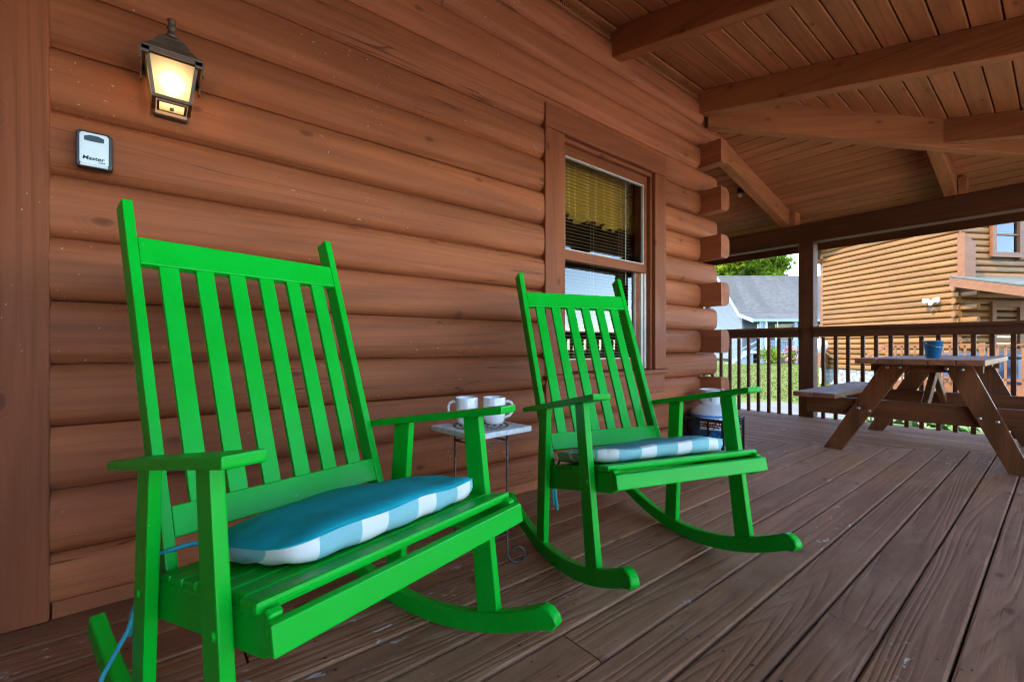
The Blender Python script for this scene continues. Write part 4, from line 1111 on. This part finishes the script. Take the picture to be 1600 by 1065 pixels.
# corner log ends below the porch roof
for i in range(0, 14, 2):
    link('log_end', dlog(0.5, P_-0.01, 0.05, 0.06, 'log_end', jitter=False), M['gold'], NB, Matrix.Translation((0.05, -0.16, -0.02+P_*(i+0.5))) @ Matrix.Rotation(R(-90), 4, 'Z'))
    link('log_end', dlog(0.6, P_-0.01, 0.05, 0.06, 'log_end', jitter=False), M['gold'], NB, Matrix.Translation((-0.10+0.25, 0.05, -0.02+P_*(i+1.5))))
# shed porch roof coming towards the viewer
q = 0.285
pr_ = MB().hexa([(-0.36, -2.6, 2.81-q*2.6-0.03), (6.5, -2.6, 2.81-q*2.6-0.03), (6.5, 0.0, 2.78), (-0.36, 0.0, 2.78), (-0.36, -2.6, 2.81-q*2.6), (6.5, -2.6, 2.81-q*2.6), (6.5, 0.0, 2.81), (-0.36, 0.0, 2.81)])
link('porch_roof', pr_.mesh('porch_roof'), M['shingle2'], NB)
fz = MB().hexa([(-0.345, -2.58, 2.775-q*2.58-0.26), (-0.305, -2.58, 2.775-q*2.58-0.26), (-0.305, 0.0, 2.775-0.26), (-0.345, 0.0, 2.775-0.26), (-0.345, -2.58, 2.775-q*2.58), (-0.305, -2.58, 2.775-q*2.58), (-0.305, 0, 2.775), (-0.345, 0, 2.775)])
link('rake_board', fz.mesh('rake_board'), M['gold2'], NB)
link('porch_beam', MB().box(-0.05, 6.4, -2.45, -2.3, 1.72, 1.92).mesh('porch_beam'), M['gold2'], NB)
def nwin(x0, x1, z0, z1, y):
    f = MB().box(x0-0.14, x0, y-0.03, y+0.05, z0-0.14, z1+0.14).box(x1, x1+0.14, y-0.03, y+0.05, z0-0.14, z1+0.14).box(x0, x1, y-0.03, y+0.05, z0-0.14, z0).box(x0, x1, y-0.03, y+0.05, z1, z1+0.14)
    f.box(x0, x1, y, y+0.04, (z0+z1)/2-0.02, (z0+z1)/2+0.02)
    o = link('window', f.mesh('window'), M['gold2'], NB)
    link('pane', MB().box(x0, x1, y+0.045, y+0.055, z0, z1).mesh('pane'), M['glass'], o)
    bm_ = MB(); z_ = z0
    while z_ < z1: bm_.box(x0, x1, y+0.075, y+0.085, z_, z_+0.042); z_ += 0.05
    b_ = link('blind', bm_.mesh('blind'), M['paleblind'], o); b_['kind'] = 'stuff'
nwin(1.15, 1.95, 3.52, 4.55, -0.03)
nwin(1.15, 1.95, 0.75, 1.95, -0.03)
# neighbour's porch floor and railing
link('porch_floor', MB().box(-1.6, 6.4, -2.6, -0.0, -0.62, -0.08).mesh('porch_floor'), M['gold2'], NB)
nr = thing('railing', 'orange brown baluster railing of the neighbouring log house porch', 'railing', (15.65, 3.05, 0), math.atan2(-0.6-3.05, 15.2-15.65))
L = math.hypot(15.2-15.65, -0.6-3.05)
link('top_rail', MB().box(0, L, -0.05, 0.05, 0.83, 0.87).mesh('top_rail'), M['gold2'], nr)
link('bottom_rail', MB().box(0, L, -0.02, 0.02, 0.02, 0.07).mesh('bottom_rail'), M['gold2'], nr)
bm_ = MB().box(-0.02, 0.02, -0.02, 0.02, -0.08, 0.83).mesh('baluster'); s_ = 0.06
while s_ < L: link('baluster', bm_, M['gold2'], nr, Matrix.Translation((s_, 0, 0))); s_ += 0.135
for s_ in (0.03, L*0.5, L-0.03): link('post', MB().box(s_-0.045, s_+0.045, -0.045, 0.045, -0.6, 0.90).mesh('post'), M['gold2'], nr)
link('stair_rail', MB().bar((0.0, 0, 0.84), (-0.75, 0.1, 0.35), 0.05, 0.09).mesh('stair_rail'), M['gold2'], nr)
link('skirt_board', MB().box(0, L, 0.03, 0.06, -0.60, -0.085).mesh('skirt_board'), M['gold2'], nr)
tb = thing('hot_tub', 'dark blue box shaped tub behind the neighbouring porch railing', 'tub', (16.9, 0.9, -0.08), R(-31.3))
link('shell', MB().box(-0.9, 0.9, -0.8, 0.8, 0, 0.62).mesh('shell', 0.06, 3), M['tub'], tb)
link('cover', MB().box(-0.93, 0.93, -0.83, 0.83, 0.625, 0.72).mesh('cover', 0.03, 2), M['tub'], tb)
# flood light on the end wall
def NBp(x, y, z_): return NB.matrix_basis @ Vector((x, y, z_))
fl = thing('flood_light', 'white twin head security light on the sunlit golden log wall', 'flood light', NBp(-0.05, 0.62, 2.16), R(-31.3))
link('base', MB().bar((0, 0, 0), (-0.10, 0, 0.0), 0.10, 0.10).mesh('base', 0.01), M['whitepaint'], fl)
for dy in (-0.13, 0.14):
    pr = [(0.0, 0.0), (0.035, 0.0), (0.055, 0.05), (0.085, 0.13), (0.075, 0.14), (0.0, 0.12)]
    o = link('lamp_head', MB().lathe(pr, n=14).mesh('lamp_head', smooth=True), M['whitepaint'], fl)
    o.location = (-0.14, dy*0.4, 0.03); o.rotation_euler = (R(-100 if dy > 0 else 100), R(-40), 0)
link('motion_eye', MB().lathe([(0, -0.05), (0.04, -0.03), (0.05, 0.0), (0.04, 0.04), (0, 0.05)], n=14).mesh('motion_eye', smooth=True), M['whitepaint'], fl).location = (-0.16, 0.0, -0.09)
# satellite dish on its arm
ds = thing('satellite_dish', 'white satellite dish on a bracket at the far end of the golden log wall', 'satellite dish', NBp(-0.06, 4.0, 0.30), R(-31.3))
prof = [(0.30*i/8, 0.075*(i/8)**2) for i in range(9)]
d_ = link('reflector', MB().lathe(prof, n=24).mesh('reflector', smooth=True), M['whitepaint'], ds)
sm = d_.modifiers.new('t', 'SOLIDIFY'); sm.thickness = 0.012
d_.location = (-0.55, 0.25, 0.52); d_.rotation_euler = (R(38), R(-58), 0)
link('arm', MB().tube([(0, 0, 0), (-0.25, 0.1, 0.22), (-0.52, 0.22, 0.48)], 0.028, 8).mesh('arm'), M['steel'], ds)
link('feed_arm', MB().tube([(-0.52, 0.22, 0.44), (-0.78, 0.35, 0.52), (-0.86, 0.38, 0.62)], 0.016, 6).mesh('feed_arm'), M['steel'], ds)
mb_ = thing('meter_box', 'orange brown meter box with a pale pipe below the satellite dish', 'meter box', NBp(-0.10, 4.55, 0.0), R(-31.3))
link('box', MB().box(-0.16, 0.0, -0.20, 0.20, 0.0, 0.72).mesh('box', 0.01), M['gold2'], mb_)
link('pipe', MB().tube([(-0.08, 0.06, -0.62), (-0.08, 0.06, 0.0)], 0.05, 10).mesh('pipe'), M['whitepaint'], mb_)
link('conduit', MB().tube([(-0.08, -0.10, -0.62), (-0.08, -0.10, 0.0)], 0.035, 8).mesh('conduit'), M['bark'], mb_)

# ================================================================== grey house behind the lawn
VR = R(50.921-90)
gh = thing('grey_house', 'pale blue sided house with a grey shingle roof beyond the lawn', 'house', (0, 0, 0), VR)
# local x = lateral, local y = depth
GL, GF, GB, GRt = 20.6, 40.0, 48.4, 33.0
link('roof', MB().prism([(GF, 3.70), (44.2, 7.65), (GB+0.3, 3.50), (GB+0.3, 3.66), (44.2, 7.83), (GF, 3.86)], 'x', GL-0.35, GRt).mesh('roof'), M['shingle'], gh)
link('porch_roof', MB().prism([(37.5, 3.06), (GF+0.05, 3.70), (GF+0.05, 3.86), (37.5, 3.20)], 'x', GL-0.35, GRt).mesh('porch_roof'), M['shingle'], gh)
link('fascia', MB().box(GL-0.33, GRt, 37.44, 37.5, 2.93, 3.17).mesh('fascia'), M['housetrim'], gh)
for (a, b) in (((37.5, 3.0), (GF, 3.66)), ((GF, 3.66), (44.2, 7.6)), ((44.2, 7.6), (GB+0.3, 3.46))):
    link('rake_board', MB().bar((GL-0.37, a[0], a[1]), (GL-0.37, b[0], b[1]), 0.05, 0.30).mesh('rake_board'), M['housetrim'], gh)
sm_ = MB()
zq = -0.3
while zq < 7.3:                                  # lapped siding courses on the gable end
    za_, zb2 = zq, zq+0.21
    def ext(z_): 
        if z_ < 3.6: return GF+0.06, GB-0.05
        f_ = (z_-3.55)/(7.6-3.55); return GF+0.06+4.2*f_, GB-0.05-4.15*f_
    y0, y1 = ext(zb2)
    sm_.hexa([(GL-0.03, y0, za_), (GL+0.06, y0, za_), (GL+0.06, y1, za_), (GL-0.03, y1, za_), (GL+0.0, y0, zb2), (GL+0.06, y0, zb2), (GL+0.06, y1, zb2), (GL+0.0, y1, zb2)])
    zq += 0.212
so_ = link('gable_siding', sm_.mesh('gable_siding'), M['siding'], gh); so_['kind'] = 'stuff'
sm_ = MB(); zq = 0.5
while zq < 3.5:
    sm_.hexa([(GL+0.07, GF+0.02, zq), (GRt, GF+0.02, zq), (GRt, GF+0.12, zq), (GL+0.07, GF+0.12, zq), (GL+0.07, GF+0.06, zq+0.2), (GRt, GF+0.06, zq+0.2), (GRt, GF+0.12, zq+0.2), (GL+0.07, GF+0.12, zq+0.2)]); zq += 0.202
so_ = link('front_siding', sm_.mesh('front_siding'), M['siding'], gh); so_['kind'] = 'stuff'
link('house_core', MB().box(GL+0.2, GRt-0.2, GF+0.2, GB-0.2, -0.6, 3.6).mesh('house_core'), M['dark_room'], gh)
for (a, b) in ((22.0, 22.7), (23.6, 25.4), (27.5, 28.6)):
    o = link('window', MB().box(a-0.1, a, GF-0.03, GF+0.03, 0.9, 2.85).box(b, b+0.1, GF-0.03, GF+0.03, 0.9, 2.85).box(a, b, GF-0.03, GF+0.03, 2.75, 2.85).mesh('window'), M['whitepaint'], gh)
    link('pane', MB().box(a, b, GF+0.0, GF+0.015, 0.9, 2.75).mesh('pane'), M['darkwin'], o)
for xx in (21.0, 21.25, 23.85, 26.6, 29.3): link('porch_pillar', MB().box(xx-0.11, xx+0.11, 37.6, 37.82, -0.55, 2.93).mesh('porch_pillar'), M['housetrim'], gh)
link('porch_floor', MB().box(GL, GRt, 37.55, GF, 0.25, 0.46).mesh('porch_floor'), M['housetrim'], gh)
link('porch_skirt', MB().box(GL+0.1, GRt, 37.75, 37.8, -0.6, 0.25).mesh('porch_skirt'), M['darkwin'], gh)
pr2 = MB().box(GL+0.3, GRt, 37.62, 37.70, 1.26, 1.34).box(GL+0.3, GRt, 37.64, 37.68, 0.52, 0.57)
xx = GL+0.4
while xx < GRt: pr2.box(xx-0.025, xx+0.025, 37.64, 37.68, 0.57, 1.26); xx += 0.17
o = link('porch_railing', pr2.mesh('porch_railing'), M['housetrim'], gh); o['kind'] = 'stuff'
stm = MB()
for i in range(6): stm.box(GL-0.25-0.3*(i+1), GL-0.25-0.3*i, 37.8, 39.0, -0.6, 0.46-0.17*(i+1))
link('stairs', stm.mesh('stairs'), M['housetrim'], gh)
link('stair_rail', MB().bar((GL+0.2, 37.75, 1.35), (GL-2.0, 37.75, 0.25), 0.06, 0.10).bar((GL+0.2, 37.75, 0.85), (GL-2.0, 37.75, -0.25), 0.05, 0.08).mesh('stair_rail'), M['housetrim'], gh)
link('downpipe', MB().tube([(GL+0.7, 37.5, 2.9), (GL+0.75, 37.6, 2.6), (GL+0.75, 37.6, -0.5)], 0.06, 8).mesh('downpipe'), M['whitepaint'], gh)

def V2W(lat, dep, z_): 
    c, s = math.cos(VR), math.sin(VR); return (lat*c-dep*s, lat*s+dep*c, z_)

# plants -----------------------------------------------------------------
def leaf_cloud(n, radii, size, seed, shell=0.45, clumps=0, flat=0.0):
    rn = random.Random(seed); m = MB(); cl = []
    for i in range(clumps):
        a = rn.uniform(0, 2*math.pi); u = rn.uniform(-1, 1); r_ = rn.uniform(0.45, 0.95); q_ = math.sqrt(1-u*u)
        cl.append((Vector((q_*math.cos(a)*radii[0]*r_, q_*math.sin(a)*radii[1]*r_, u*radii[2]*r_)), rn.uniform(0.18, 0.38)))
    for i in range(n):
        if cl:
            c, rs = rn.choice(cl); d = Vector((rn.gauss(0, 1), rn.gauss(0, 1), rn.gauss(0, 1))).normalized()
            p = c+Vector((d.x*radii[0], d.y*radii[1], d.z*radii[2]*0.8))*rs*rn.uniform(0.3, 1)
        else:
            d = Vector((rn.gauss(0, 1), rn.gauss(0, 1), rn.gauss(0, 1))).normalized(); r_ = rn.uniform(shell, 1)
            p = Vector((d.x*radii[0], d.y*radii[1], d.z*radii[2]))*r_
        e = Euler((rn.uniform(-1, 1)*(1-flat)*1.4, rn.uniform(-1, 1)*(1-flat)*1.4, rn.uniform(0, 6.3))).to_matrix()
        s_ = size*rn.uniform(0.6, 1.35)
        vs = [p+e @ Vector(q) for q in ((-s_, 0, 0), (0, -s_*0.55, s_*0.12), (s_, 0, 0), (0, s_*0.55, s_*0.12))]
        m.add(vs, [(0, 1, 2, 3)])
    return m
def tree(label, loc, hgt, rad, seed, n=9000):
    t = thing('tree', label, 'tree', loc, group='broadleaf trees behind the grey house')
    rn = random.Random(seed)
    tr_ = MB().tube([(0, 0, -0.3), (0.1, 0, hgt*0.25), (-0.1, 0.1, hgt*0.55), (0, 0, hgt*0.85)], [0.38, 0.30, 0.2, 0.05], 10)
    for i in range(9):
        a = rn.uniform(0, 6.28); z0 = hgt*rn.uniform(0.3, 0.6)
        tr_.tube([(0, 0, z0), (math.cos(a)*rad*0.4, math.sin(a)*rad*0.4, z0+hgt*0.12), (math.cos(a)*rad*0.8, math.sin(a)*rad*0.8, z0+hgt*0.2)], [0.13, 0.08, 0.03], 7)
    link('trunk', tr_.mesh('trunk', smooth=True), M['bark'], t)
    cr_ = link('crown', leaf_cloud(n, (rad, rad, hgt*0.36), 0.27, seed, clumps=46).mesh('crown'), M['leaf'], t)
    cr_.location = (0, 0, hgt*0.62)
tree('broad green tree rising behind the left end of the grey roof', V2W(27.0, 58, GZ), 19.5, 8.6, 3, 30000)
tree('green tree behind the log corner, left of the grey house', V2W(21.0, 60, GZ), 18.5, 7.6, 5, 22000)
tree('lower green tree behind the right end of the grey roof', V2W(38.5, 66, GZ), 13.5, 5.5, 8, 7000)

def bush(name, label, loc, rad, hgt, mat, seed, n=900, size=0.07, flowers=None, group=None):
    t = thing(name, label, 'bush', loc, group=group)
    link('foliage', leaf_cloud(n, (rad, rad, hgt*0.5), size, seed, 0.3).mesh('foliage'), M[mat], t).location = (0, 0, hgt*0.5)
    link('stem', MB().tube([(0, 0, -0.1), (0, 0, hgt*0.5)], 0.03, 6).mesh('stem'), M['bark'], t)
    if flowers: link('blossom', leaf_cloud(160, (rad, rad, hgt*0.52), size*1.1, seed+9, 0.85).mesh('blossom'), M[flowers], t).location = (0, 0, hgt*0.52)
bush('bush', 'yellow green rounded bush in front of the grey house porch', V2W(20.8, 36.0, GZ), 0.85, 1.5, 'bushleaf', 11, size=0.10)
bush('flowering_bush', 'pink flowering bush in front of the grey house porch', V2W(22.6, 36.3, GZ), 0.55, 1.5, 'bushleaf', 12, 500, 0.09, 'petal')
hb = thing('hanging_basket', 'hanging basket of green leaves and yellow flowers under the grey house eave', 'hanging basket', V2W(22.35, 37.7, 2.2))
link('foliage', leaf_cloud(200, (0.32, 0.32, 0.25), 0.09, 21).mesh('foliage'), M['bushleaf'], hb)
link('blossom', leaf_cloud(60, (0.34, 0.34, 0.26), 0.09, 22, 0.8).mesh('blossom'), M['yellow'], hb)
link('basket', MB().lathe([(0, -0.22), (0.14, -0.18), (0.2, -0.05)], n=12).mesh('basket'), M['bark'], hb)
link('chain', MB().tube([(0, 0, 0), (0, 0, 0.75)], 0.01, 5).mesh('chain'), M['steel'], hb)
for i, (la, de) in enumerate(((5.75, 6.35), (6.15, 6.45), (6.6, 6.55), (5.95, 6.9), (6.45, 7.05), (5.4, 6.9))):
    rn = random.Random(40+i); t = thing('hosta', ['hosta plant beyond the railing, leftmost of the front ones', 'hosta plant beyond the railing, middle of the three in front', 'hosta plant beyond the railing, rightmost of the front ones', 'hosta plant behind the others beyond the railing, middle one', 'hosta plant behind the others beyond the railing, rightmost', 'hosta plant beyond the railing furthest to the left of the clump'][i], 'plant', V2W(la, de, GZ), group='hostas beyond the railing')
    m = MB()
    for k_ in range(34):
        a = rn.uniform(0, 6.28); r_ = rn.uniform(0.10, 0.30); zt_ = rn.uniform(0.18, 0.40); d = Vector((math.cos(a), math.sin(a), 0)); sd_ = Vector((-d.y, d.x, 0)); w = rn.uniform(0.035, 0.06)
        p0 = d*0.03+Vector((0, 0, 0.05)); p1 = d*r_*0.5+Vector((0, 0, zt_)); p2 = d*(r_+0.06)+Vector((0, 0, zt_*1.02)); p3 = d*(r_+0.15)+Vector((0, 0, zt_*0.8))
        m.add([p0-sd_*.006, p0+sd_*.006, p1+sd_*w*.7, p1-sd_*w*.7, p2+sd_*w, p2-sd_*w, p3], [(0, 1, 2, 3), (3, 2, 4, 5), (5, 4, 6)])
    link('foliage', m.mesh('foliage'), M['hosta'], t)
# grass blades on the lawn seen between the balusters
rn = random.Random(77); gm = MB()
for i in range(26000):
    de = 8.2+28*rn.random()**1.6; la = de*rn.uniform(0.40, 0.95)
    p = Vector(V2W(la, de, GZ))
    if p.x < 12.8 and 1.4 < p.y < 6.3: continue
    a = rn.uniform(0, 6.28); h = rn.uniform(0.02, 0.05); w = 0.006+de*0.0012
    d = Vector((math.cos(a), math.sin(a), 0))*w; tl = Vector((rn.uniform(-.03, .03), rn.uniform(-.03, .03), h))
    gm.add([p-d, p+d, p+tl], [(0, 1, 2)])
go = link('grass', gm.mesh('grass'), M['grass']); go['kind'] = 'stuff'
# far shrubs in front of the porch (seen mirrored in the window)
for i, (x_, y_) in enumerate(((4.9, -1.75), (6.1, -1.95), (7.4, -2.3), (8.9, -2.9))):
    bush('bush', ['rounded bush seen only mirrored in the window, nearest one', 'rounded bush seen only mirrored in the window, second from the house', 'rounded bush seen only mirrored in the window, third from the house', 'rounded bush seen only mirrored in the window, furthest one'][i], (x_, y_, GZ), 0.62, 1.25, 'bushleaf', 60+i, 900, 0.06, group='bushes on the lawn in front of the porch')
bpy.context.view_layer.update()
